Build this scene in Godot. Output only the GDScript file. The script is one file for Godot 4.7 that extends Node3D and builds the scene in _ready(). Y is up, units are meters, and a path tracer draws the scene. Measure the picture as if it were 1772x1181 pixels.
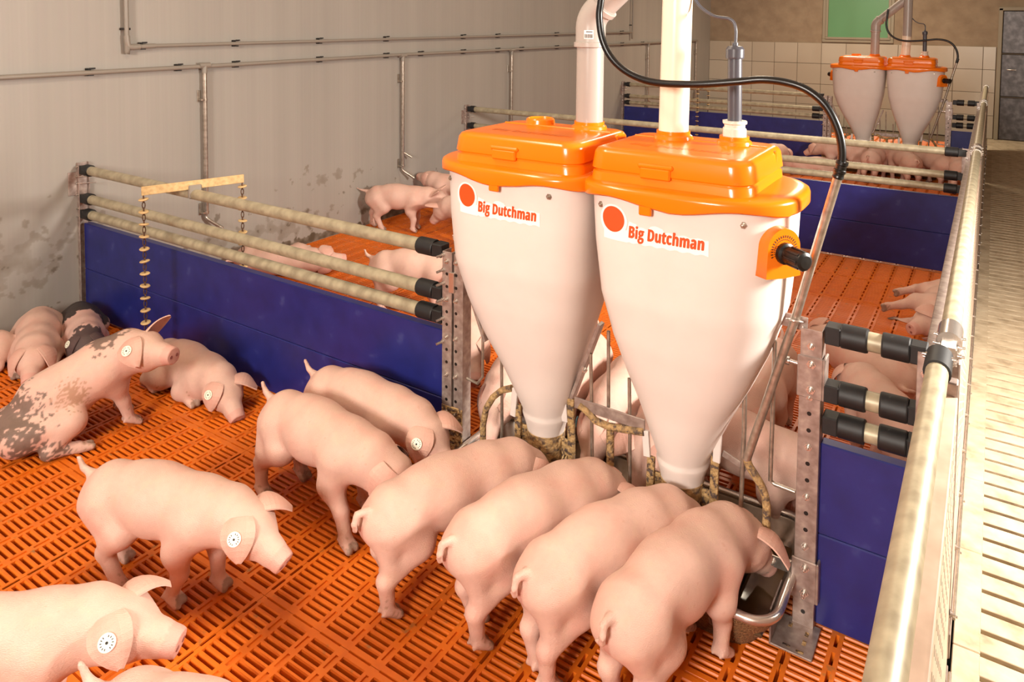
extends Node3D
# A piglet nursery: slatted pens along a grey panel wall, a double feeder set into each other partition, an aisle on the right.
# x runs from the panel wall to the aisle, y up, z towards the photographer; the front face of the first partition is z = 0.

const F := 1280.4762
const CX := 886.0
const CY := 106.57
const EYE := Vector3(3.8936, 1.5339, 1.9362)
const PEN := 3.29          # depth of one pen
const BACK := -9.95        # far wall
const FENCE := 3.83        # aisle fence line
var view := Basis(Vector3.UP, 0.5774) * Basis(Vector3.RIGHT, -0.0543) * Basis(Vector3.BACK, 0.009)
var mat := {}
var used := {}
var rng := RandomNumberGenerator.new()
var skin_noise := FastNoiseLite.new()  # varies the skin's own colour in blotches and patches


# ---------------------------------------------------------------- photo pixel to a point on a plane of the room
func ray(u: float, v: float) -> Vector3:
	return view * Vector3((u - CX) / F, -(v - CY) / F, -1.0)

func on_z(u: float, v: float, z: float) -> Vector3:
	var d := ray(u, v)
	return EYE + d * ((z - EYE.z) / d.z)

func on_y(u: float, v: float, y: float) -> Vector3:
	var d := ray(u, v)
	return EYE + d * ((y - EYE.y) / d.y)

func on_x(u: float, v: float, x: float) -> Vector3:
	var d := ray(u, v)
	return EYE + d * ((x - EYE.x) / d.x)


# ---------------------------------------------------------------- mesh builder
class Shape:
	var p := PackedVector3Array()
	var n := PackedVector3Array()
	var uv := PackedVector2Array()
	var col := PackedColorArray()
	var colour := Color.WHITE

	func tri(a: Vector3, b: Vector3, c: Vector3, na: Vector3, nb: Vector3, nc: Vector3, ua := Vector2.ZERO, ub := Vector2.ZERO, uc := Vector2.ZERO) -> void:
		if (b - a).cross(c - a).dot(na + nb + nc) > 0.0:
			p.append(a); p.append(c); p.append(b)
			n.append(na); n.append(nc); n.append(nb)
			uv.append(ua); uv.append(uc); uv.append(ub)
		else:
			p.append(a); p.append(b); p.append(c)
			n.append(na); n.append(nb); n.append(nc)
			uv.append(ua); uv.append(ub); uv.append(uc)
		col.append(colour); col.append(colour); col.append(colour)

	func quad(a: Vector3, b: Vector3, c: Vector3, d: Vector3, m: Vector3) -> void:
		tri(a, b, c, m, m, m)
		tri(a, c, d, m, m, m)

	func box(at: Vector3, size: Vector3, bevel := 0.0, turn := Basis()) -> void:
		var h := size * 0.5
		var e := minf(bevel, minf(h.x, minf(h.y, h.z)) * 0.98)
		for axis in 3:
			for s in [-1.0, 1.0]:
				var m := Vector3.ZERO
				m[axis] = s
				var u := (axis + 1) % 3
				var w := (axis + 2) % 3
				var q := []
				for k in [[-1, -1], [1, -1], [1, 1], [-1, 1]]:
					var c := Vector3.ZERO
					c[axis] = s * h[axis]
					c[u] = k[0] * (h[u] - e)
					c[w] = k[1] * (h[w] - e)
					q.append(at + turn * c)
				quad(q[0], q[1], q[2], q[3], turn * m)
				if e > 0.0:
					for t in [-1.0, 1.0]:      # the chamfer between this face and the next axis
						var a := Vector3.ZERO
						a[axis] = s * h[axis]; a[u] = t * (h[u] - e)
						var b := Vector3.ZERO
						b[axis] = s * (h[axis] - e); b[u] = t * h[u]
						var a0 := a; var a1 := a; var b0 := b; var b1 := b
						a0[w] = -(h[w] - e); a1[w] = h[w] - e
						b0[w] = a0[w]; b1[w] = a1[w]
						var mm := Vector3.ZERO
						mm[axis] = s; mm[u] = t
						quad(at + turn * a0, at + turn * a1, at + turn * b1, at + turn * b0, turn * mm.normalized())
		if e > 0.0:
			for sx in [-1.0, 1.0]:
				for sy in [-1.0, 1.0]:
					for sz in [-1.0, 1.0]:
						var g := Vector3(sx, sy, sz)
						var m2 := turn * g.normalized()
						tri(at + turn * (g * Vector3(h.x, h.y - e, h.z - e)), at + turn * (g * Vector3(h.x - e, h.y, h.z - e)), at + turn * (g * Vector3(h.x - e, h.y - e, h.z)), m2, m2, m2)

	# rings of equal size joined into a skin, with smooth normals
	func loft(rings: Array, caps := true, closed := true) -> void:
		var count: int = rings[0].size()
		var rows := rings.size()
		var normals := []
		for i in rows:
			var row := PackedVector3Array()
			for j in count:
				var r0: PackedVector3Array = rings[maxi(i - 1, 0)]
				var r1: PackedVector3Array = rings[mini(i + 1, rows - 1)]
				var rr: PackedVector3Array = rings[i]
				var jm := (j - 1 + count) % count if closed else maxi(j - 1, 0)
				var jp := (j + 1) % count if closed else mini(j + 1, count - 1)
				var nn := (rr[jp] - rr[jm]).cross(r1[j] - r0[j])
				if nn.length_squared() < 1e-16:
					nn = Vector3.UP
				row.append(nn.normalized())
			normals.append(row)
		# point outwards
		var middle := Vector3.ZERO
		for v in rings[rows / 2]:
			middle += v
		middle /= count
		var total := 0.0
		for j in count:
			total += normals[rows / 2][j].dot(rings[rows / 2][j] - middle)
		var sign := 1.0 if total >= 0.0 else -1.0
		for i in rows - 1:
			for j in (count if closed else count - 1):
				var k := (j + 1) % count
				var a: Vector3 = rings[i][j]
				var b: Vector3 = rings[i][k]
				var c: Vector3 = rings[i + 1][k]
				var d: Vector3 = rings[i + 1][j]
				var na: Vector3 = normals[i][j] * sign
				var nb: Vector3 = normals[i][k] * sign
				var nc: Vector3 = normals[i + 1][k] * sign
				var nd: Vector3 = normals[i + 1][j] * sign
				tri(a, b, c, na, nb, nc)
				tri(a, c, d, na, nc, nd)
		if caps:
			for e in [0, rows - 1]:
				var ring: PackedVector3Array = rings[e]
				var c2 := Vector3.ZERO
				for v in ring:
					c2 += v
				c2 /= count
				var inner: Vector3 = rings[1 if e == 0 else rows - 2][0] - rings[e][0]
				var m := (ring[1] - ring[0]).cross(ring[count / 2] - ring[0]).normalized()
				if m.dot(inner) > 0.0:
					m = -m
				for j in count:
					tri(c2, ring[j], ring[(j + 1) % count], m, m, m)

	func tube(path: Array, radius, sides := 12, caps := true) -> void:
		var rings := []
		var side := Vector3.ZERO
		for i in path.size():
			var a: Vector3 = path[maxi(i - 1, 0)]
			var b: Vector3 = path[mini(i + 1, path.size() - 1)]
			var d := (b - a).normalized()
			if side == Vector3.ZERO:
				side = d.cross(Vector3.UP if absf(d.y) < 0.9 else Vector3.RIGHT).normalized()
			side = (side - d * side.dot(d)).normalized()
			var up := side.cross(d)
			var r: float = radius[i] if radius is Array else radius
			var ring := PackedVector3Array()
			for j in sides:
				var t := TAU * j / sides
				ring.append(path[i] + (side * cos(t) + up * sin(t)) * r)
			rings.append(ring)
		loft(rings, caps)

	# profile of (radius, height) turned round an axis
	func lathe(at: Vector3, axis: Vector3, profile: Array, sides := 16) -> void:
		var d := axis.normalized()
		var s := d.cross(Vector3.UP if absf(d.y) < 0.9 else Vector3.RIGHT).normalized()
		var u := s.cross(d)
		for i in profile.size() - 1:
			var r0: float = profile[i][0]; var h0: float = profile[i][1]
			var r1: float = profile[i + 1][0]; var h1: float = profile[i + 1][1]
			for j in sides:
				var t0 := TAU * j / sides
				var t1 := TAU * (j + 1) / sides
				var e0 := s * cos(t0) + u * sin(t0)
				var e1 := s * cos(t1) + u * sin(t1)
				var slope := Vector2(h1 - h0, -(r1 - r0)).normalized()
				var n0 := (e0 * slope.x + d * slope.y).normalized()
				var n1 := (e1 * slope.x + d * slope.y).normalized()
				var a := at + e0 * r0 + d * h0
				var b := at + e1 * r0 + d * h0
				var c := at + e1 * r1 + d * h1
				var f := at + e0 * r1 + d * h1
				if r0 > 1e-6:
					tri(a, b, c, n0, n1, n1)
				if r1 > 1e-6:
					tri(a, c, f, n0, n1, n0)

	func bolt(at: Vector3, axis: Vector3, r := 0.008, h := 0.008) -> void:
		lathe(at, axis, [[r * 1.5, 0.0], [r * 1.5, h * 0.25], [r, h * 0.25], [r, h], [0.0, h]], 6)
		lathe(at, axis, [[r * 0.55, h], [r * 0.5, h * 1.7], [0.0, h * 1.8]], 6)

	func mesh() -> ArrayMesh:
		var a := []
		a.resize(Mesh.ARRAY_MAX)
		a[Mesh.ARRAY_VERTEX] = p
		a[Mesh.ARRAY_NORMAL] = n
		a[Mesh.ARRAY_TEX_UV] = uv
		a[Mesh.ARRAY_COLOR] = col
		var m := ArrayMesh.new()
		m.add_surface_from_arrays(Mesh.PRIMITIVE_TRIANGLES, a)
		return m


func numbered(called: String) -> String:
	if not used.has(called):
		used[called] = 0
		return called
	used[called] += 1
	return "%s_%03d" % [called, used[called]]

func part(called: String, s, m: Material, parent: Node) -> MeshInstance3D:
	var o := MeshInstance3D.new()
	o.name = called
	o.mesh = s.mesh() if s is Shape else s
	o.material_override = m
	parent.add_child(o, true)
	return o

# each bolt a mesh instance of its own, sharing one shape
func bolts(parent: Node, spots: Array, axis: Vector3, r: float, h: float, m: Material, called := "bolt") -> void:
	var s := Shape.new()
	s.bolt(Vector3.ZERO, axis, r, h)
	var shared := s.mesh()
	for q in spots:
		part(called, shared, m, parent).position = q

func tag(o: Node, label: String, category: String, group := "") -> void:
	o.set_meta("label", label)
	o.set_meta("category", category)
	if group:
		o.set_meta("group", group)

func thing(called: String, label: String, category: String, at := Vector3.ZERO, group := "") -> Node3D:
	var o := Node3D.new()
	o.name = numbered(called)
	add_child(o)
	o.position = at
	tag(o, label, category, group)
	return o

func solid(called: String, s, m: Material, label: String, category: String, group := "") -> MeshInstance3D:
	var o := part(numbered(called), s, m, self)
	tag(o, label, category, group)
	return o

func struct(called: String, s, m: Material) -> MeshInstance3D:
	var o := part(called, s, m, self)
	o.set_meta("kind", "structure")
	return o

func struct_node(called: String) -> Node3D:
	var o := Node3D.new()
	o.name = called
	add_child(o)
	o.set_meta("kind", "structure")
	return o


# ---------------------------------------------------------------- materials
func noise_tex(freq: float, octaves: int, seed_: int, size := 256, ramp: Array = [], normal := false) -> NoiseTexture2D:
	var f := FastNoiseLite.new()
	f.seed = seed_
	f.frequency = freq
	f.noise_type = FastNoiseLite.TYPE_SIMPLEX_SMOOTH
	f.fractal_octaves = octaves
	var t := NoiseTexture2D.new()
	t.width = size
	t.height = size
	t.seamless = true
	t.noise = f
	t.as_normal_map = normal
	if ramp:
		var g := Gradient.new()
		var offs := PackedFloat32Array()
		var cols := PackedColorArray()
		for r in ramp:
			offs.append(r[0])
			cols.append(r[1])
		g.offsets = offs
		g.colors = cols
		t.color_ramp = g
	return t

func plain(r: float, g: float, b: float, rough := 0.6, metal := 0.0) -> StandardMaterial3D:
	var m := StandardMaterial3D.new()
	m.albedo_color = Color(r, g, b)
	m.roughness = rough
	m.metallic = metal
	return m

# a material mottled in three tones, the same on every side
func mottled(ramp: Array, per_metre: float, rough: float, metal := 0.0, octaves := 4, seed_ := 1, relief := 0.0, relief_scale := 1.0) -> StandardMaterial3D:
	var m := StandardMaterial3D.new()
	m.roughness = rough
	m.metallic = metal
	m.albedo_texture = noise_tex(0.02, octaves, seed_, 256, ramp)
	m.uv1_triplanar = true
	m.uv1_world_triplanar = true
	m.uv1_scale = Vector3.ONE * per_metre
	if relief > 0.0:
		m.heightmap_enabled = true
		m.heightmap_texture = noise_tex(0.03 * relief_scale, 4, seed_ + 7, 256)
		m.heightmap_scale = relief
	return m

func make_materials() -> void:
	mat.slat = mottled([[0.0, Color(0.80, 0.385, 0.075)], [0.55, Color(0.86, 0.435, 0.09)], [0.80, Color(0.85, 0.44, 0.11)], [0.92, Color(0.68, 0.42, 0.2)], [1.0, Color(0.56, 0.40, 0.25)]], 2.2, 0.42, 0.0, 5, 11)
	mat.pit = plain(0.10, 0.075, 0.055, 0.95)
	mat.board = mottled([[0.0, Color(0.105, 0.13, 0.38)], [0.5, Color(0.12, 0.145, 0.42)], [0.8, Color(0.13, 0.155, 0.435)], [1.0, Color(0.22, 0.25, 0.48)]], 1.6, 0.38, 0.0, 5, 21)
	mat.board_cap = plain(0.22, 0.23, 0.42, 0.5)
	mat.rail = mottled([[0.0, Color(0.56, 0.52, 0.43)], [0.5, Color(0.65, 0.61, 0.51)], [1.0, Color(0.73, 0.69, 0.58)]], 3.5, 0.45, 0.2, 5, 31)
	mat.sleeve = mottled([[0.0, Color(0.07, 0.07, 0.075)], [0.8, Color(0.10, 0.10, 0.105)], [0.93, Color(0.14, 0.14, 0.14)], [1.0, Color(0.32, 0.31, 0.28)]], 6.0, 0.55, 0.0, 5, 33)
	mat.steel = mottled([[0.0, Color(0.56, 0.49, 0.46)], [0.6, Color(0.66, 0.60, 0.57)], [1.0, Color(0.74, 0.69, 0.65)]], 5.0, 0.42, 0.55, 4, 41)
	mat.bright = plain(0.80, 0.77, 0.74, 0.25, 0.85)
	mat.stainless = mottled([[0.0, Color(0.50, 0.46, 0.42)], [0.5, Color(0.62, 0.58, 0.54)], [1.0, Color(0.70, 0.66, 0.62)]], 4.0, 0.3, 0.85, 4, 42)
	mat.tube = mottled([[0.0, Color(0.58, 0.53, 0.48)], [0.6, Color(0.70, 0.66, 0.61)], [1.0, Color(0.78, 0.74, 0.70)]], 6.0, 0.3, 0.75, 4, 43)
	mat.crusted = mottled([[0.0, Color(0.30, 0.24, 0.22)], [0.33, Color(0.40, 0.33, 0.28)], [0.38, Color(0.62, 0.50, 0.33)], [0.7, Color(0.72, 0.59, 0.40)], [1.0, Color(0.80, 0.68, 0.50)]], 9.0, 0.85, 0.0, 5, 51, 0.5)
	mat.crust = mottled([[0.0, Color(0.40, 0.27, 0.15)], [0.5, Color(0.56, 0.40, 0.24)], [1.0, Color(0.68, 0.52, 0.34)]], 22.0, 0.95, 0.0, 5, 52, 1.0)
	mat.hopper = mottled([[0.0, Color(0.865, 0.825, 0.80)], [1.0, Color(0.89, 0.85, 0.825)]], 1.5, 0.35, 0.0, 3, 61)
	mat.hopper.backlight_enabled = true
	mat.hopper.backlight = Color(0.20, 0.17, 0.155)
	mat.lid = plain(0.95, 0.475, 0.05, 0.22)
	mat.orange = plain(0.95, 0.42, 0.03, 0.35)
	mat.pvc_grey = plain(0.66, 0.625, 0.60, 0.28)
	mat.pvc_white = plain(0.93, 0.88, 0.80, 0.25)
	mat.pvc_dark = plain(0.29, 0.29, 0.32, 0.32)
	mat.fitting = plain(0.86, 0.83, 0.78, 0.35)
	mat.rubber = plain(0.035, 0.035, 0.037, 0.32)
	mat.black = plain(0.05, 0.045, 0.045, 0.4)
	mat.wall_pipe = plain(0.52, 0.49, 0.45, 0.4)
	mat.clip = plain(0.08, 0.07, 0.07, 0.6)
	mat.white = plain(0.96, 0.95, 0.93, 0.5)
	mat.ink = plain(0.88, 0.30, 0.05, 0.5)
	mat.dark_ink = plain(0.10, 0.08, 0.07, 0.6)
	mat.wood = mottled([[0.0, Color(0.66, 0.54, 0.36)], [0.5, Color(0.76, 0.64, 0.45)], [1.0, Color(0.83, 0.72, 0.54)]], 7.0, 0.75, 0.0, 4, 71)
	mat.chain = mottled([[0.0, Color(0.25, 0.14, 0.08)], [0.6, Color(0.40, 0.28, 0.2)], [1.0, Color(0.5, 0.42, 0.36)]], 20.0, 0.6, 0.5, 4, 72)
	mat.concrete = mottled([[0.0, Color(0.58, 0.51, 0.41)], [0.3, Color(0.70, 0.63, 0.52)], [0.6, Color(0.75, 0.68, 0.57)], [1.0, Color(0.79, 0.73, 0.62)]], 1.7, 0.75, 0.0, 6, 81, 0.15, 2.0)
	mat.gate = mottled([[0.0, Color(0.74, 0.64, 0.56)], [0.5, Color(0.80, 0.70, 0.62)], [1.0, Color(0.84, 0.75, 0.68)]], 2.0, 0.4, 0.0, 4, 91)
	mat.tile = [plain(0.70, 0.655, 0.585, 0.22), plain(0.685, 0.64, 0.57, 0.25), plain(0.71, 0.67, 0.605, 0.22)]
	mat.grout = plain(0.42, 0.38, 0.32, 0.9)
	mat.plaster = mottled([[0.0, Color(0.53, 0.46, 0.38)], [0.5, Color(0.57, 0.50, 0.415)], [1.0, Color(0.61, 0.54, 0.45)]], 0.8, 0.9, 0.0, 5, 101, 0.3)
	mat.frame = plain(0.56, 0.52, 0.44, 0.5)
	mat.green = plain(0.36, 0.56, 0.38, 0.35)
	mat.door = mottled([[0.0, Color(0.24, 0.22, 0.22)], [0.5, Color(0.32, 0.30, 0.30)], [1.0, Color(0.42, 0.40, 0.40)]], 2.0, 0.35, 0.4, 5, 111)
	mat.ceiling = plain(0.80, 0.77, 0.72, 0.9)
	mat.water = plain(0.32, 0.24, 0.16, 0.08)
	mat.feed = mottled([[0.0, Color(0.20, 0.15, 0.11)], [0.45, Color(0.34, 0.26, 0.18)], [0.6, Color(0.66, 0.51, 0.31)], [1.0, Color(0.76, 0.62, 0.42)]], 22.0, 0.95, 0.0, 5, 53, 0.6)
	mat.tag = plain(0.93, 0.92, 0.84, 0.5)
	mat.tag_blue = plain(0.42, 0.68, 0.78, 0.5)
	# piglet skin: colour comes from the vertices, relief from short bristles
	for k in ["skin", "skin_far"]:
		var s := StandardMaterial3D.new()
		s.vertex_color_use_as_albedo = true
		s.roughness = 0.6
		s.uv1_triplanar = true
		s.uv1_scale = Vector3(7, 20, 20)
		if k == "skin":
			s.heightmap_enabled = true
			s.heightmap_texture = noise_tex(0.09, 3, 121, 256)
			s.heightmap_scale = 0.11
		mat[k] = s


# the panel wall: fine vertical ribbing, streaks, and dirt along the foot where the animals lie, with painted shade in the front smear
func wall_material() -> StandardMaterial3D:
	var w := 2048
	var h := 448
	var z0 := -10.0
	var z1 := 6.0
	var top := 2.9
	var streak := FastNoiseLite.new()
	streak.seed = 5
	streak.frequency = 0.035
	streak.fractal_octaves = 4
	var blot := FastNoiseLite.new()
	blot.seed = 9
	blot.frequency = 1.0
	blot.fractal_octaves = 5
	var bytes := PackedByteArray()
	bytes.resize(w * h * 3)
	var smears_and_shade := [[0.30, 0.33, 0.42, 0.26, 0.9], [0.62, 0.40, 0.20, 0.22, 0.5], [-1.2, 0.16, 0.9, 0.13, 0.55], [-2.4, 0.12, 0.9, 0.12, 0.5], [-1.6, 0.42, 0.6, 0.10, 0.25], [-4.8, 0.15, 1.4, 0.14, 0.4]]  # the front smear mixes dirt with shadow painted into the wall colour
	for i in w:
		var z := z0 + (z1 - z0) * i / w
		var sv := streak.get_noise_1d(i) * 0.02 + (rng.randf() - 0.5) * 0.012
		for j in h:
			var y := top * (1.0 - float(j) / h)
			var b := 0.60 + sv + blot.get_noise_2d(z * 1.3, y * 0.6) * 0.012
			var c := Vector3(b * 1.0, b * 0.965, b * 0.915)
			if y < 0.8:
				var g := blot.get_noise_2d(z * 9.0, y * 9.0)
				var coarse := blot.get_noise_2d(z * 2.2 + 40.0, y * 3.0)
				for s in smears_and_shade:
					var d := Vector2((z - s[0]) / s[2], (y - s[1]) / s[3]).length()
					# splashes, and painted shade in the front smear: flecks that thin out from the middle of the smear
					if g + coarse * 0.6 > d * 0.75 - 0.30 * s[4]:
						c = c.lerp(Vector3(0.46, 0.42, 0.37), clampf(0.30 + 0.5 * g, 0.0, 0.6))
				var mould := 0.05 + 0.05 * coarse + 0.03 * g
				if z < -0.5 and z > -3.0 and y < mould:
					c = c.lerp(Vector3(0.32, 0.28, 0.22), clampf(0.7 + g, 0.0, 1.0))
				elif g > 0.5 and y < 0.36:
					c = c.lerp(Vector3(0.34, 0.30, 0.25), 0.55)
			var at := (j * w + i) * 3
			bytes[at] = int(clampf(c.x, 0, 1) * 255)
			bytes[at + 1] = int(clampf(c.y, 0, 1) * 255)
			bytes[at + 2] = int(clampf(c.z, 0, 1) * 255)
	var m := StandardMaterial3D.new()
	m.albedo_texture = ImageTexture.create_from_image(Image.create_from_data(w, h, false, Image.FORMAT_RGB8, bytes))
	m.roughness = 0.5
	return m


# ---------------------------------------------------------------- the setting
func slat_panel_shape(open_gaps: bool) -> ArrayMesh:
	# one moulded grid of 6 x 18 slots, 0.6 x 0.4 m, its origin in the middle of the top
	var s := Shape.new()
	var wx := 0.5985
	var wz := 0.3985
	var pitch := 0.0205
	var beam := 0.0145
	var deep := -0.045
	var z_first := -9.0 * pitch
	for c in 6:
		var xa := -0.3 + 0.1 * c + beam
		var xb := -0.3 + 0.1 * (c + 1) - beam
		for k in 19:      # cross bars with rounded backs; the first and last carry the joint
			var zc := z_first + pitch * k
			var za := zc - 0.0056
			var zb := zc + 0.0056
			if k == 0: za = -wz / 2
			if k == 18: zb = wz / 2
			var e := 0.0026
			var prof := [[za, deep], [za, -0.0035], [za + e, 0.0], [zb - e, 0.0], [zb, -0.0035], [zb, deep]]
			for i in 5:
				var n2 := Vector3(0, prof[i + 1][0] - prof[i][0], -(prof[i + 1][1] - prof[i][1])).normalized()
				s.quad(Vector3(xa, prof[i][1], prof[i][0]), Vector3(xb, prof[i][1], prof[i][0]), Vector3(xb, prof[i + 1][1], prof[i + 1][0]), Vector3(xa, prof[i + 1][1], prof[i + 1][0]), n2)
	for c in 7:           # long beams with a groove (or gap) every third slot
		var x := -0.3 + 0.1 * c
		var xa2 := maxf(x - beam, -wx / 2)
		var xb2 := minf(x + beam, wx / 2)
		for side in [[xa2, -1.0], [xb2, 1.0]]:
			s.quad(Vector3(side[0], deep, -wz / 2), Vector3(side[0], deep, wz / 2), Vector3(side[0], 0, wz / 2), Vector3(side[0], 0, -wz / 2), Vector3(side[1], 0, 0))
		var ga := x - 0.0042
		var gb := x + 0.0042
		var edge := c == 0 or c == 6
		if edge:
			if c == 0: ga = xa2; gb = x + 0.0042
			else: ga = x - 0.0042; gb = xb2
		if ga > xa2 + 1e-5:
			s.quad(Vector3(xa2, 0, -wz / 2), Vector3(ga, 0, -wz / 2), Vector3(ga, 0, wz / 2), Vector3(xa2, 0, wz / 2), Vector3.UP)
		if xb2 > gb + 1e-5:
			s.quad(Vector3(gb, 0, -wz / 2), Vector3(xb2, 0, -wz / 2), Vector3(xb2, 0, wz / 2), Vector3(gb, 0, wz / 2), Vector3.UP)
		var last := -wz / 2
		var floor_y := deep if open_gaps else -0.0045
		for k in 6:
			var gz := z_first + pitch * (3.0 * k + 1.5)
			var g0 := gz - 0.0215
			var g1 := gz + 0.0215
			s.quad(Vector3(ga, 0, last), Vector3(gb, 0, last), Vector3(gb, 0, g0), Vector3(ga, 0, g0), Vector3.UP)
			if not open_gaps:
				s.quad(Vector3(ga, floor_y, g0), Vector3(gb, floor_y, g0), Vector3(gb, floor_y, g1), Vector3(ga, floor_y, g1), Vector3.UP)
			s.quad(Vector3(ga, floor_y, g0), Vector3(ga, floor_y, g1), Vector3(ga, 0, g1), Vector3(ga, 0, g0), Vector3.RIGHT)
			s.quad(Vector3(gb, floor_y, g0), Vector3(gb, floor_y, g1), Vector3(gb, 0, g1), Vector3(gb, 0, g0), Vector3.LEFT)
			s.quad(Vector3(ga, floor_y, g0), Vector3(gb, floor_y, g0), Vector3(gb, 0, g0), Vector3(ga, 0, g0), Vector3.BACK)
			s.quad(Vector3(ga, floor_y, g1), Vector3(gb, floor_y, g1), Vector3(gb, 0, g1), Vector3(ga, 0, g1), Vector3.FORWARD)
			last = g1
		s.quad(Vector3(ga, 0, last), Vector3(gb, 0, last), Vector3(gb, 0, wz / 2), Vector3(ga, 0, wz / 2), Vector3.UP)
	for side2 in [-1.0, 1.0]:
		s.quad(Vector3(-wx / 2, deep, side2 * wz / 2), Vector3(wx / 2, deep, side2 * wz / 2), Vector3(wx / 2, 0, side2 * wz / 2), Vector3(-wx / 2, 0, side2 * wz / 2), Vector3(0, 0, side2))
	return s.mesh()

func build_floor() -> void:
	var floor_node := struct_node("floor")
	var closed := slat_panel_shape(false)
	var open := slat_panel_shape(true)
	var rows := 38
	for r in rows:
		var z := 5.705 - 0.4 * r       # seams at 0.705, 0.305 ...
		for c in 7:
			var x := 0.22 + 0.6 * c    # joints at 0.52, 1.12 ... 2.92, 3.52
			if c == 6:
				continue
			var o := part("slat_panel", open if c == 5 else closed, mat.slat, floor_node)
			o.position = Vector3(x, 0, z)
	# the last strip of slats beside the fence is a cut panel
	var cut := Shape.new()
	var src := open.surface_get_arrays(0)
	var pv: PackedVector3Array = src[Mesh.ARRAY_VERTEX]
	var nv: PackedVector3Array = src[Mesh.ARRAY_NORMAL]
	for i in range(0, pv.size(), 3):
		if pv[i].x < 0.016 and pv[i + 1].x < 0.016 and pv[i + 2].x < 0.016:
			cut.tri(pv[i], pv[i + 1], pv[i + 2], nv[i], nv[i + 1], nv[i + 2])
	var cut_mesh := cut.mesh()
	for r in rows:
		part("slat_panel", cut_mesh, mat.slat, floor_node).position = Vector3(0.22 + 3.6, 0, 5.705 - 0.4 * r)
	var pit := Shape.new()
	pit.box(Vector3(2.7, -0.65, -2.0), Vector3(5.8, 0.1, 16.0))
	part("pit_bottom", pit, mat.pit, floor_node)
	# concrete slats of the aisle
	var slab := Shape.new()
	var step := 0.0812
	slab.box(Vector3(0.029, -0.06, 0), Vector3(0.058, 0.12, 0.404), 0.002)
	slab.box(Vector3(1.5, -0.06, 0), Vector3(0.12, 0.12, 0.404), 0.003)
	for k in 5:
		var z2 := -0.203 + step * (k + 0.5)
		slab.box(Vector3(0.748, -0.06, z2), Vector3(1.385, 0.12, step - 0.0165), 0.0015)
	var slab_mesh := slab.mesh()
	for k in 40:
		var o2 := part("concrete_slab", slab_mesh, mat.concrete, floor_node)
		o2.position = Vector3(3.862, 0.0, 2.1 + 0.406 * 9 - 0.406 * k - 0.01)

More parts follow.
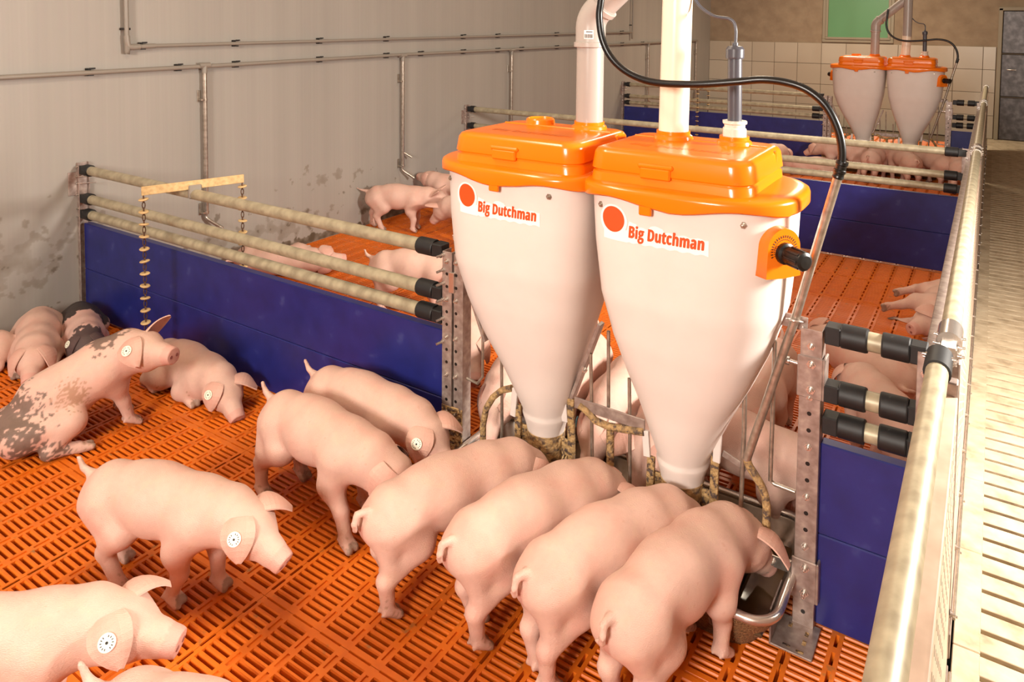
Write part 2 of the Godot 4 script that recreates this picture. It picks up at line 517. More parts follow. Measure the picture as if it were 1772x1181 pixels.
func build_room() -> void:
	# grey panel wall
	var wall := Shape.new()
	var z0 := -10.0
	var z1 := 6.0
	var top := 2.9
	wall.box(Vector3(-0.07, 1.15, -2.0), Vector3(0.12, 3.5, 16.0))
	var ua := Vector2(0, 1); var ub := Vector2(1, 1); var uc := Vector2(1, 0); var ud := Vector2(0, 0)
	var n := Vector3.RIGHT
	wall.tri(Vector3(0, 0, z0), Vector3(0, 0, z1), Vector3(0, top, z1), n, n, n, ua, ub, uc)
	wall.tri(Vector3(0, 0, z0), Vector3(0, top, z1), Vector3(0, top, z0), n, n, n, ua, uc, ud)
	wall.quad(Vector3(0, -0.6, z0), Vector3(0, -0.6, z1), Vector3(0, 0, z1), Vector3(0, 0, z0), n)
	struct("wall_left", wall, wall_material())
	# far wall: plaster over large tiles
	var back := struct_node("wall_back")
	var pl := Shape.new()
	pl.box(Vector3(2.7, 1.15, BACK - 0.075), Vector3(5.8, 3.5, 0.13))
	part("plaster", pl, mat.plaster, back)
	var gr := Shape.new()
	gr.box(Vector3(1.96, 0.62, BACK - 0.008), Vector3(3.92, 1.25, 0.006))
	part("grout", gr, mat.grout, back)
	var tl := Shape.new()
	tl.box(Vector3.ZERO, Vector3(0.338, 0.307, 0.009), 0.0025)
	var tile := tl.mesh()
	for c in 12:
		for r in 4:
			var xw := minf(0.343, 3.92 - 0.343 * c)
			if xw < 0.03: continue
			var t := part("tile", tile, mat.tile[rng.randi() % 3], back)
			t.position = Vector3(0.343 * c + xw / 2, 1.0935 - 0.312 * r, BACK + 0.0005)
			t.scale.x = (xw - 0.005) / 0.338
	# far wall window
	var win := struct_node("window_1")
	var fr := Shape.new()
	for f in [[1.72, 2.68, 1.265, 2.42, 0.05, 0.02], [1.765, 2.64, 1.31, 2.375, 0.035, 0.035]]:
		var wdt: float = f[4]
		var zz: float = BACK + f[5] / 2 - 0.005
		fr.box(Vector3((f[0] + f[1]) / 2, f[2] + wdt / 2, zz), Vector3(f[1] - f[0], wdt, f[5]), 0.004)
		fr.box(Vector3((f[0] + f[1]) / 2, f[3] - wdt / 2, zz), Vector3(f[1] - f[0], wdt, f[5]), 0.004)
		for e in [f[0] + wdt / 2, f[1] - wdt / 2]:
			fr.box(Vector3(e, (f[2] + f[3]) / 2, zz), Vector3(wdt, f[3] - f[2] - 2 * wdt, f[5]), 0.004)
	part("window_frame", fr, mat.frame, win)
	var pane := Shape.new()
	pane.box(Vector3(2.2, 1.84, BACK + 0.004), Vector3(0.82, 1.02, 0.006))
	part("pane", pane, mat.green, win)
	# metal door
	var door := struct_node("door_1")
	var df := Shape.new()
	df.box(Vector3(3.955, 0.885, BACK + 0.02), Vector3(0.05, 1.77, 0.06), 0.006)
	df.box(Vector3(4.95, 0.885, BACK + 0.02), Vector3(0.05, 1.77, 0.06), 0.006)
	df.box(Vector3(4.45, 1.76, BACK + 0.02), Vector3(1.05, 0.05, 0.06), 0.006)
	part("door_frame", df, mat.frame, door)
	var leaf := Shape.new()
	for k in 3:
		leaf.box(Vector3(4.45, 0.29 + 0.58 * k, BACK + 0.012), Vector3(0.94, 0.565, 0.03), 0.008)
	part("door_leaf", leaf, mat.door, door)
	var handle := Shape.new()
	handle.tube([Vector3(4.05, 0.95, BACK + 0.03), Vector3(4.05, 0.95, BACK + 0.07), Vector3(4.15, 0.95, BACK + 0.07)], 0.008, 8)
	part("door_handle", handle, mat.bright, door)
	# walls and ceiling the photograph does not show
	var right := Shape.new()
	right.box(Vector3(5.47, 1.15, -2.0), Vector3(0.12, 3.5, 16.1))
	struct("wall_right", right, mat.plaster)
	var front := Shape.new()
	front.box(Vector3(2.7, 1.15, 6.06), Vector3(5.8, 3.5, 0.12))
	struct("wall_front", front, mat.plaster)
	var ceil := Shape.new()
	ceil.box(Vector3(2.7, 2.96, -2.0), Vector3(5.8, 0.12, 16.2))
	struct("ceiling", ceil, mat.ceiling)


# ---------------------------------------------------------------- lamps of the photographer, and added ceiling lamps
func flash(called_label: String, at: Vector3, aim: Vector3, size: Vector2, energy: float) -> void:
	var t := thing("studio_flash", called_label, "lamp", Vector3(at.x, 0, at.z))
	var b := Basis.looking_at(aim - at, Vector3.UP)
	var local := Vector3(0, at.y, 0)
	var head := Shape.new()
	head.box(local + b * Vector3(0, 0, 0.13), Vector3(size.x + 0.03, size.y + 0.03, 0.22), 0.01, b)
	part("softbox", head, mat.black, t)
	var face := Shape.new()
	face.box(local + b * Vector3(0, 0, 0.012), Vector3(size.x, size.y, 0.012), 0.0, b)
	var glow := plain(0.95, 0.93, 0.9, 0.8)
	glow.emission_enabled = true
	glow.emission = Color(1.0, 0.965, 0.92)
	glow.emission_energy_multiplier = 1.0
	part("diffuser", face, glow, t)
	var stand := Shape.new()
	stand.tube([Vector3(0, 0.3, 0) + b * Vector3(0, 0, 0.12), local + b * Vector3(0, 0, 0.12) - Vector3(0, size.y * 0.4, 0)], 0.014, 8)
	for k in 3:
		var a := TAU * k / 3.0
		stand.tube([Vector3(0, 0.32, 0) + b * Vector3(0, 0, 0.12), Vector3(cos(a) * 0.22, 0.01, sin(a) * 0.22) + b * Vector3(0, 0, 0.12)], 0.01, 6)
	part("stand", stand, mat.black, t)
	var l := AreaLight3D.new()
	l.name = "flash_light"
	l.area_size = size
	l.light_energy = energy
	l.light_color = Color(1.0, 0.965, 0.92)
	l.area_range = 20.0
	l.shadow_enabled = true
	t.add_child(l)
	l.transform = Transform3D(b, local - b * Vector3(0, 0, 0.01))

func added_ceiling_lamp(at: Vector3, energy: float, label: String) -> void:  # out of view, added to give the room ambient light
	var t := thing("added_ceiling_lamp", label, "lamp", at)
	var body := Shape.new()
	body.box(Vector3(0, 0.03, 0), Vector3(0.16, 0.06, 1.2), 0.01)
	part("housing", body, mat.white, t)
	var tube := Shape.new()
	tube.tube([Vector3(0, -0.02, -0.57), Vector3(0, -0.02, 0.57)], 0.018, 10)
	var glow := plain(0.95, 0.95, 0.92, 0.6)
	glow.emission_enabled = true
	glow.emission = Color(1.0, 0.93, 0.82)
	glow.emission_energy_multiplier = 1.5
	part("added_light_tube", tube, glow, t)
	var l := AreaLight3D.new()
	l.name = "added_tube_light"
	l.area_size = Vector2(0.16, 1.15)
	l.light_energy = energy
	l.light_color = Color(1.0, 0.93, 0.82)
	l.area_range = 20.0
	l.shadow_enabled = true
	t.add_child(l)
	l.transform = Transform3D(Basis(Vector3.RIGHT, -PI / 2), Vector3(0, -0.05, 0))


# ---------------------------------------------------------------- partitions
func rail(t: Node3D, a: Vector3, b: Vector3, m: Material, sleeve_a: float, sleeve_b: float, r := 0.023) -> void:
	var s := Shape.new()
	var d := (b - a).normalized()
	s.tube([a + d * sleeve_a * 0.4, b - d * sleeve_b * 0.4], r, 16)
	var o := part("rail", s, m, t)
	for e in [[a, d, sleeve_a], [b, -d, sleeve_b]]:
		if e[2] > 0.0:
			var q := Shape.new()
			var sq: float = e[2] * 0.36
			q.lathe(e[0], e[1], [[0.0, sq], [r + 0.005, sq], [r + 0.0065, sq + 0.003], [r + 0.0065, e[2] - 0.004], [r + 0.005, e[2]], [r * 0.98, e[2]]], 18)
			q.box(e[0] + e[1] * sq * 0.5, Vector3(sq + 0.003, r * 1.9, r * 2.1), 0.003)
			part("sleeve", q, mat.sleeve, o)

func steel_post(t: Node3D, x0: float, x1: float, z: float, top: float, from_y := 0.0, holes_x := -1.0) -> void:
	# folded sheet channel, open to the back
	var s := Shape.new()
	var h := top - from_y
	var w := x1 - x0
	s.box(Vector3((x0 + x1) / 2, from_y + h / 2, z + 0.012), Vector3(w, h, 0.003), 0.001)
	s.box(Vector3(x0 + 0.0015, from_y + h / 2, z - 0.011), Vector3(0.003, h, 0.046), 0.001)
	s.box(Vector3(x1 - 0.0015, from_y + h / 2, z - 0.011), Vector3(0.003, h, 0.046), 0.001)
	var p := part("post", s, mat.steel, t)
	var b := []
	var dark := Shape.new()
	var hx := x0 + w * 0.5 if holes_x < 0.0 else holes_x
	var k := 0
	var y := from_y + 0.045
	while y < top - 0.01:
		if k % 3 == 1:
			b.append(Vector3(hx, y, z + 0.0135))
		else:
			dark.lathe(Vector3(hx, y, z + 0.0136), Vector3.BACK, [[0.0055, 0.0], [0.0055, 0.0004], [0.0, 0.0004]], 10)
		y += 0.043
		k += 1
	bolts(p, b, Vector3.BACK, 0.0065, 0.008, mat.bright)
	part("hole", dark, mat.black, p).set_meta("kind", "stuff")

func planks(t: Node3D, x0: float, x1: float, z: float, top: float) -> void:
	var half := (top - 0.012) / 2.0
	for k in 2:
		var s := Shape.new()
		s.box(Vector3((x0 + x1) / 2, 0.012 + half * (k + 0.5), z - 0.018), Vector3(x1 - x0, half - 0.0015, 0.036), 0.003)
		part("plank", s, mat.board, t)

func partition(z: float, feeder: bool, label: String, short_label: String) -> void:
	var x_end := 2.37 if feeder else 3.775
	var t := thing("pen_partition", label, "partition", Vector3(0, 0, z), "blue plank partitions across the pens")
	planks(t, 0.03, x_end, 0.0, 0.485)
	var ys := [0.762, 0.616, 0.536]
	for i in 3:
		rail(t, Vector3(0.04, ys[i], 0.0), Vector3(x_end, ys[i], 0.0), mat.rail, 0.07, 0.11)
	var s := Shape.new()
	s.box(Vector3(0.012, 0.40, 0.016), Vector3(0.022, 0.79, 0.003), 0.001)
	s.box(Vector3(0.012, 0.40, -0.036), Vector3(0.022, 0.79, 0.003), 0.001)
	s.box(Vector3(0.0035, 0.40, -0.01), Vector3(0.003, 0.79, 0.05), 0.001)
	s.box(Vector3(0.0035, 0.69, 0.035), Vector3(0.004, 0.12, 0.05), 0.001)
	var ch := part("wall_channel", s, mat.steel, t)
	var spots := []
	for y in [0.775, 0.725, 0.69, 0.632, 0.56, 0.52]:
		spots.append(Vector3(0.014, y, 0.0175))
	bolts(ch, spots, Vector3.BACK, 0.005, 0.007, mat.bright)
	for y in [0.725, 0.69]:
		var b := Shape.new()
		b.tube([Vector3(0.014, y, 0.02), Vector3(0.06, y, -0.05)], 0.003, 6)
		part("threaded_rod", b, mat.bright, ch)
	if not feeder:
		steel_post(t, 3.755, 3.80, 0.004, 0.79, 0.0)
		return
	steel_post(t, 2.372, 2.412, 0.004, 0.765)
	steel_post(t, 2.418, 2.456, 0.0, 0.76, 0.0, 2.428)
	var br := Shape.new()
	br.box(Vector3(2.414, 0.665, 0.018), Vector3(0.022, 0.07, 0.012), 0.002)
	for y in [0.752, 0.70, 0.655, 0.60, 0.535, 0.455]:
		var sb := Shape.new()
		sb.tube([Vector3(2.376, y, 0.015), Vector3(2.366, y - 0.004, 0.04)], 0.0045, 8)
		sb.bolt(Vector3(2.376, y, 0.016), Vector3(-0.2, 0, 1), 0.006, 0.007)
		part("bolt", sb, mat.bright, t)
	part("bracket", br, mat.bright, t)
	# crust of feed on the foot of the post
	var crust := Shape.new()
	crust.box(Vector3(2.414, 0.12, 0.0155), Vector3(0.086, 0.24, 0.006), 0.002)
	part("dried_feed", crust, mat.crusted, t)

	var inner := thing("pen_partition", short_label, "partition", Vector3(3.66, 0, z), "short blue partitions beside the aisle")
	planks(inner, 3.566, 3.80, 0.0, 0.485)
	for i in 3:
		rail(inner, Vector3(3.572, ys[i] + 0.008, 0.0), Vector3(3.79, ys[i] + 0.008, 0.0), mat.rail, 0.094, 0.094)
	steel_post(inner, 3.515, 3.566, 0.006, 0.775)
	steel_post(inner, 3.772, 3.806, 0.012, 0.782)
	for y in [0.655, 0.13]:
		var cl := Shape.new()
		cl.box(Vector3(3.54, y, 0.022), Vector3(0.060, 0.105, 0.007), 0.002)
		cl.box(Vector3(3.572, y, 0.0), Vector3(0.006, 0.105, 0.05), 0.002)
		var cp := part("clamp", cl, mat.steel, inner)
		bolts(cp, [Vector3(3.543, y + 0.035, 0.0255), Vector3(3.543, y - 0.03, 0.0255)], Vector3.BACK, 0.0075, 0.009, mat.bright)
		var bt := Shape.new()
		bt.tube([Vector3(3.515, y + 0.02, 0.005), Vector3(3.487, y + 0.022, 0.005)], 0.0055, 8)
		bt.lathe(Vector3(3.487, y + 0.022, 0.005), Vector3.LEFT, [[0.0, 0.0], [0.011, 0.0], [0.011, 0.009], [0.0, 0.009]], 6)
		part("set_screw", bt, mat.bright, inner)
	# foot plate
	var fp := Shape.new()
	fp.box(Vector3(3.532, 0.006, 0.062), Vector3(0.10, 0.005, 0.115), 0.001)
	fp.box(Vector3(3.484, 0.05, 0.062), Vector3(0.004, 0.09, 0.115), 0.001)
	part("foot_plate", fp, mat.steel, inner)
	var fh := Shape.new()
	for e in [[3.515, 0.035], [3.556, 0.045], [3.556, 0.075], [3.52, 0.105], [3.552, 0.108]]:
		fh.box(Vector3(e[0], 0.0088, e[1]), Vector3(0.018 if e[1] > 0.1 else 0.009, 0.0012, 0.008 if e[1] > 0.1 else 0.016), 0.0003)
	part("plate_slot", fh, mat.crusted, inner).set_meta("kind", "stuff")
	shift_parts(inner, Vector3(-3.66, 0, 0))


# ---------------------------------------------------------------- aisle fence, one gate to each pen
func gate(z0: float, z1: float, label: String, near: bool) -> void:
	var line := FENCE - 0.014 if near else FENCE
	var t := thing("pen_gate", label, "gate", Vector3(line, 0, (z0 + z1) / 2), "gates along the aisle")
	var half := (z1 - z0) / 2.0
	var face := 3.855 - line          # aisle side of the planks
	var top := Shape.new()
	top.tube([Vector3(0, 0.782, -half + 0.06), Vector3(0, 0.782, half - 0.02)], 0.0225, 20)
	part("top_rail", top, mat.rail, t)
	var rows := 4
	for k in rows:
		var s := Shape.new()
		var hh := 0.66 / rows
		s.box(Vector3(face - 0.015, 0.05 + hh * (k + 0.5), 0), Vector3(0.030, hh - 0.0012, half * 2 - 0.06), 0.002)
		part("plank", s, mat.gate, t)
	if not near:
		var cap := Shape.new()
		cap.box(Vector3(-0.030, 0.715, 0), Vector3(0.046, 0.02, half * 2 - 0.05), 0.002)
		part("edge_channel", cap, mat.steel, t)
	var foot := Shape.new()
	foot.box(Vector3(face + 0.0015, 0.040, 0), Vector3(0.003, 0.06, half * 2 - 0.02), 0.001)
	part("foot_strip", foot, mat.steel, t)
	# the rod and bolts along the foot, on the aisle side
	var rod := Shape.new()
	rod.tube([Vector3(face + 0.008, 0.085, -half + 0.05), Vector3(face + 0.008, 0.085, half - 0.05)], 0.0035, 8)
	part("latch_rod", rod, mat.tube, t)
	var low := []
	var z := -half + 0.12
	while z < half - 0.1:
		low.append(Vector3(face + 0.003, 0.05, z))
		low.append(Vector3(face, 0.13, z + 0.11))
		z += 0.27
	bolts(t, low, Vector3.RIGHT, 0.006, 0.007, mat.bright)
	# pressed ventilation slits in the planks
	var slit := Shape.new()
	z = -half + 0.04
	while z < half - 0.05:
		for k in 8:
			slit.box(Vector3(face + 0.0001, 0.665 - 0.045 * k, z), Vector3(0.0006, 0.016, 0.0028))
		z += 0.052
	var sl := part("slit", slit, mat.dark_ink, t)
	sl.set_meta("kind", "stuff")
	# end posts and clamps
	for e in [-1.0, 1.0]:
		var ps := Shape.new()
		ps.box(Vector3(face - 0.018, 0.375, e * (half - 0.02)), Vector3(0.036, 0.73, 0.035), 0.003)
		part("end_post", ps, mat.steel, t)
		var cl := Shape.new()
		cl.tube([Vector3(0, 0.782, e * (half - 0.10)), Vector3(0, 0.782, e * (half - 0.005))], 0.0275, 20)
		part("clamp", cl, mat.sleeve if near else mat.bright, t)
		var hg := Shape.new()
		hg.box(Vector3(0.0, 0.765, e * (half + 0.0)), Vector3(0.036, 0.035, 0.05), 0.003)
		var hinge := part("hinge", hg, mat.bright, t)
		for k in 3:
			bolts(hinge, [Vector3(-0.018, 0.79 - 0.014 * k, e * (half - 0.03 + 0.02 * k))], Vector3.LEFT, 0.006, 0.009, mat.bright)
			bolts(hinge, [Vector3(0.018, 0.79 - 0.014 * k, e * (half - 0.03 + 0.02 * k))], Vector3.RIGHT, 0.006, 0.009, mat.bright)


func shift_parts(t: Node3D, by: Vector3) -> void:
	for c in t.get_children():
		c.position += by


# ---------------------------------------------------------------- feeder
const HY := [1.10, 0.95, 0.80, 0.68, 0.58, 0.48, 0.40, 0.335, 0.325, 0.290, 0.262]
const HA := [0.258, 0.252, 0.238, 0.205, 0.168, 0.125, 0.095, 0.070, 0.073, 0.062, 0.056]
const HB := [0.200, 0.196, 0.186, 0.165, 0.140, 0.110, 0.090, 0.069, 0.072, 0.062, 0.056]
const HN := [4.5, 4.2, 3.8, 3.3, 2.8, 2.4, 2.1, 2.0, 2.0, 2.0, 2.0]

func h_at(table: Array, y: float) -> float:
	for i in HY.size() - 1:
		if y >= HY[i + 1]:
			var t: float = clampf((y - HY[i + 1]) / (HY[i] - HY[i + 1]), 0.0, 1.0)
			return lerpf(table[i + 1], table[i], t)
	return table[table.size() - 1]

func hopper_x(top_x: float, foot_x: float, y: float) -> float:
	return lerpf(foot_x, top_x, smoothstep(0.262, 0.85, y))

func super_ring(cx: float, y: float, cz: float, a: float, b: float, n: float, count := 56, outer := 0.0) -> PackedVector3Array:
	# a rounded rectangle; the end towards `outer` is nearly a half circle
	var ring := PackedVector3Array()
	for j in count:
		var t := TAU * j / count
		var c := cos(t)
		var s := sin(t)
		var m := minf(n, 2.7) if c * outer > 0.0 else n
		ring.append(Vector3(cx + a * signf(c) * pow(absf(c), 2.0 / m), y, cz + b * signf(s) * pow(absf(s), 2.0 / m)))
	return ring

func hopper_front(top_x: float, foot_x: float, x: float, y: float, lift: float) -> Vector3:
	var a := h_at(HA, y)
	var b := h_at(HB, y)
	var n := h_at(HN, y)
	var u := clampf(absf(x - hopper_x(top_x, foot_x, y)) / a, 0.0, 0.98)
	if (x - hopper_x(top_x, foot_x, y)) * (top_x - 2.99) > 0.0:
		n = minf(n, 2.7)
	return Vector3(x, y, b * pow(1.0 - pow(u, n), 1.0 / n) + lift)

func lettering(text: String, width: float, weight := 700) -> Array:
	var f := SystemFont.new()
	f.font_names = PackedStringArray(["Droid Sans"])
	f.font_weight = weight
	var tm := TextMesh.new()
	tm.text = text
	tm.font = f
	tm.font_size = 64
	tm.pixel_size = 0.001
	tm.depth = 0.0
	tm.curve_step = 4.0
	var arrays := tm.get_mesh_arrays()
	var box := tm.get_aabb()
	return [arrays, box, width / box.size.x]

func sticker(top_x: float, foot_x: float, x0: float, y0: float, k: float, parent: Node) -> void:
	# white die-cut backing, orange disc and orange lettering, laid on the curve of the hopper
	var st := Shape.new()
	var on := func(x: float, y: float, l: float) -> Vector3: return hopper_front(top_x, foot_x, x0 + x * k, y0 + y * k, l)
	var disc := func(s: Shape, cx: float, cy: float, r: float, l: float, lobes: float) -> void:
		for j in 40:
			var t0 := TAU * j / 40.0
			var t1 := TAU * (j + 1) / 40.0
			var r0 := r * (1.0 + lobes * sin(t0 * 9.0))
			var r1 := r * (1.0 + lobes * sin(t1 * 9.0))
			s.tri(on.call(cx, cy, l), on.call(cx + cos(t0) * r0, cy + sin(t0) * r0, l), on.call(cx + cos(t1) * r1, cy + sin(t1) * r1, l), Vector3.BACK, Vector3.BACK, Vector3.BACK)
	disc.call(st, 0.0, 0.0, 0.042, 0.0010, 0.0)
	# backing behind the words
	var steps := 44
	for i in steps:
		var xa := -0.03 + 0.285 * i / steps
		var xb := -0.03 + 0.285 * (i + 1) / steps
		var wave := func(x: float) -> Vector2:
			if x < 0.045: return Vector2(-0.052, -0.02)
			var cap := 0.004 if (x < 0.068 or (x > 0.106 and x < 0.140)) else -0.006
			return Vector2(-0.050 + 0.002 * sin(x * 190.0), cap + 0.002 * sin(x * 170.0) - x * 0.02)
		var wa: Vector2 = wave.call(xa)
		var wb: Vector2 = wave.call(xb)
		st.quad(on.call(xa, wa.x, 0.0010), on.call(xb, wb.x, 0.0010), on.call(xb, wb.y, 0.0010), on.call(xa, wa.y, 0.0010), Vector3.BACK)
	var backing := part("logo_sticker", st, mat.white, parent)
	backing.set_meta("label", "white sticker with an orange disc and orange brand lettering")
	var ink := Shape.new()
	disc.call(ink, 0.0, 0.003, 0.034, 0.0016, 0.0)
	var letters := lettering("Big Dutchman", 0.196)
	var arr: Array = letters[0]
	var vs: PackedVector3Array = arr[Mesh.ARRAY_VERTEX]
	var ids = arr[Mesh.ARRAY_INDEX]
	var bx: AABB = letters[1]
	var sc: float = letters[2]
	var count: int = ids.size() if ids != null and ids.size() > 0 else vs.size()
	for stroke in [Vector3(-0.0011, 0.0, 0.0014), Vector3(0.0011, 0.0, 0.0017), Vector3(0.0, 0.0007, 0.0020), Vector3(0.0, -0.0007, 0.0023)]:   # heavier letters
		for i in range(0, count, 3):
			var q := []
			for e in 3:
				var v: Vector3 = vs[ids[i + e]] if ids != null and ids.size() > 0 else vs[i + e]
				var ly := (v.y - bx.position.y) * sc
				q.append(on.call(0.046 + (v.x - bx.position.x) * sc + ly * 0.10 + stroke.x, -0.0475 + ly * 1.42 + stroke.y, stroke.z))
			if (q[1] - q[0]).cross(q[2] - q[0]).length_squared() > 1e-16:
				ink.tri(q[0], q[1], q[2], Vector3.BACK, Vector3.BACK, Vector3.BACK)
	# (put beside the backing so that the sticker stays one level under the hopper)
	part("sticker_print", ink, mat.ink, parent).set_meta("kind", "stuff")

func rounded_rect(cx: float, cz: float, a: float, b: float, r: float, y: float, per := 8) -> PackedVector3Array:
	var ring := PackedVector3Array()
	for q in 4:
		var sx := 1.0 if q == 0 or q == 3 else -1.0
		var sz := 1.0 if q < 2 else -1.0
		for k in per + 1:
			var t := PI / 2 * (q + float(k) / per)
			ring.append(Vector3(cx + sx * (a - r) + cos(t) * r, y, cz + sz * (b - r) + sin(t) * r))
	return ring

func lid(t: Node3D, top_x: float, inner_dir: float, sockets: Array, cap_at: float) -> void:
	# skirt over the hopper mouth, then the raised cover
	var s := Shape.new()
	var rings := []
	for e in [[1.076, 0.006], [1.073, 0.017], [1.078, 0.0205], [1.100, 0.0205], [1.108, 0.018], [1.113, 0.010], [1.1165, -0.012], [1.118, -0.06]]:
		var ring := super_ring(top_x, e[0], 0.0, 0.258 + e[1], 0.200 + e[1], 4.4, 96, -inner_dir)
		if e[0] < 1.08:        # the skirt hangs deeper in the middle of the front and at the corners
			for j in ring.size():
				var u := (ring[j].x - top_x) / 0.26
				ring[j].y += 0.020 * cos(u * 5.0) * (1.0 if ring[j].z > 0.1 else 0.0) * -0.5
		rings.append(ring)
	s.loft(rings)
	var o := part("lid", s, mat.lid, t)
	var cx := top_x + inner_dir * 0.032
	var r2 := Shape.new()
	var rr := []
	for e in [[1.108, 0.004, 0.05], [1.135, 0.001, 0.05], [1.138, -0.004, 0.05], [1.143, -0.004, 0.05], [1.146, 0.003, 0.05], [1.186, -0.002, 0.05], [1.196, -0.009, 0.045], [1.2005, -0.020, 0.04], [1.2015, -0.034, 0.035]]:
		rr.append(rounded_rect(cx, -0.008, 0.214 + e[1], 0.183 + e[1], e[2], e[0]))
	r2.loft(rr)
	# hinge line across the back third
	r2.tube([Vector3(cx - 0.19, 1.2005, -0.085), Vector3(cx + 0.19, 1.2005, -0.085)], 0.004, 8)
	for e in [-1.0, 1.0]:
		r2.box(Vector3(cx + e * 0.208, 1.172, -0.09), Vector3(0.014, 0.045, 0.02), 0.003)
	part("cover", r2, mat.lid, o)
	var la := Shape.new()
	la.box(Vector3(cx - 0.02, 1.168, 0.176), Vector3(0.095, 0.012, 0.016), 0.004)
	la.box(Vector3(cx - 0.02, 1.150, 0.179), Vector3(0.082, 0.030, 0.012), 0.004)
	part("latch", la, mat.lid, o)
	var tb := Shape.new()
	tb.box(Vector3(cx - 0.03, 1.062, 0.2145), Vector3(0.034, 0.026, 0.009), 0.003)
	part("catch_tab", tb, mat.lid, o)
	var em := Shape.new()
	var letters := lettering("Big Dutchman", 0.27)
	var vs: PackedVector3Array = letters[0][Mesh.ARRAY_VERTEX]
	var ids = letters[0][Mesh.ARRAY_INDEX]
	var bx: AABB = letters[1]
	var count: int = ids.size() if ids != null and ids.size() > 0 else vs.size()
	for i in range(0, count, 3):
		var q := []
		for e in 3:
			var v: Vector3 = vs[ids[i + e]] if ids != null and ids.size() > 0 else vs[i + e]
			q.append(Vector3(cx - 0.135 + (v.x - bx.position.x) * letters[2], 1.2024, 0.085 - (v.y - bx.position.y) * letters[2]))
		if (q[1] - q[0]).cross(q[2] - q[0]).length_squared() > 1e-16:
			em.tri(q[0], q[1], q[2], Vector3.UP, Vector3.UP, Vector3.UP)
	part("embossed_lettering", em, mat.lid, o).set_meta("kind", "stuff")
	for k in sockets:
		var so := Shape.new()
		so.lathe(Vector3(k[0], 1.198, k[1]), Vector3.UP, [[k[2] + 0.014, 0.0], [k[2] + 0.010, 0.012], [k[2] + 0.004, 0.016], [k[2] + 0.004, 0.026], [0.0, 0.026]], 28)
		part("pipe_socket", so, mat.lid, o)
	if cap_at > 0.0:
		var ca := Shape.new()
		ca.lathe(Vector3(cap_at, 1.198, -0.13), Vector3.UP, [[0.049, 0.0], [0.046, 0.018], [0.042, 0.022], [0.040, 0.022], [0.037, 0.017], [0.0, 0.017]], 30)
		part("round_cap", ca, mat.lid, o)

func hopper(t: Node3D, top_x: float, foot_x: float) -> MeshInstance3D:
	var s := Shape.new()
	var rings := []
	var y := 1.10
	while y > 0.2625:
		rings.append(super_ring(hopper_x(top_x, foot_x, y), y, 0.0, h_at(HA, y), h_at(HB, y), h_at(HN, y), 56, signf(top_x - 2.99)))
		y -= 0.0175 if y > 0.36 else 0.007
	rings.append(super_ring(foot_x, 0.262, 0.0, 0.055, 0.055, 2.0))
	s.loft(rings)
	var o := part("hopper", s, mat.hopper, t)
	for x in [top_x - 0.20, top_x + 0.17]:
		bolts(o, [hopper_front(top_x, foot_x, x, 1.052, 0.0)], Vector3.BACK, 0.006, 0.006, mat.tube, "screw")
	return o

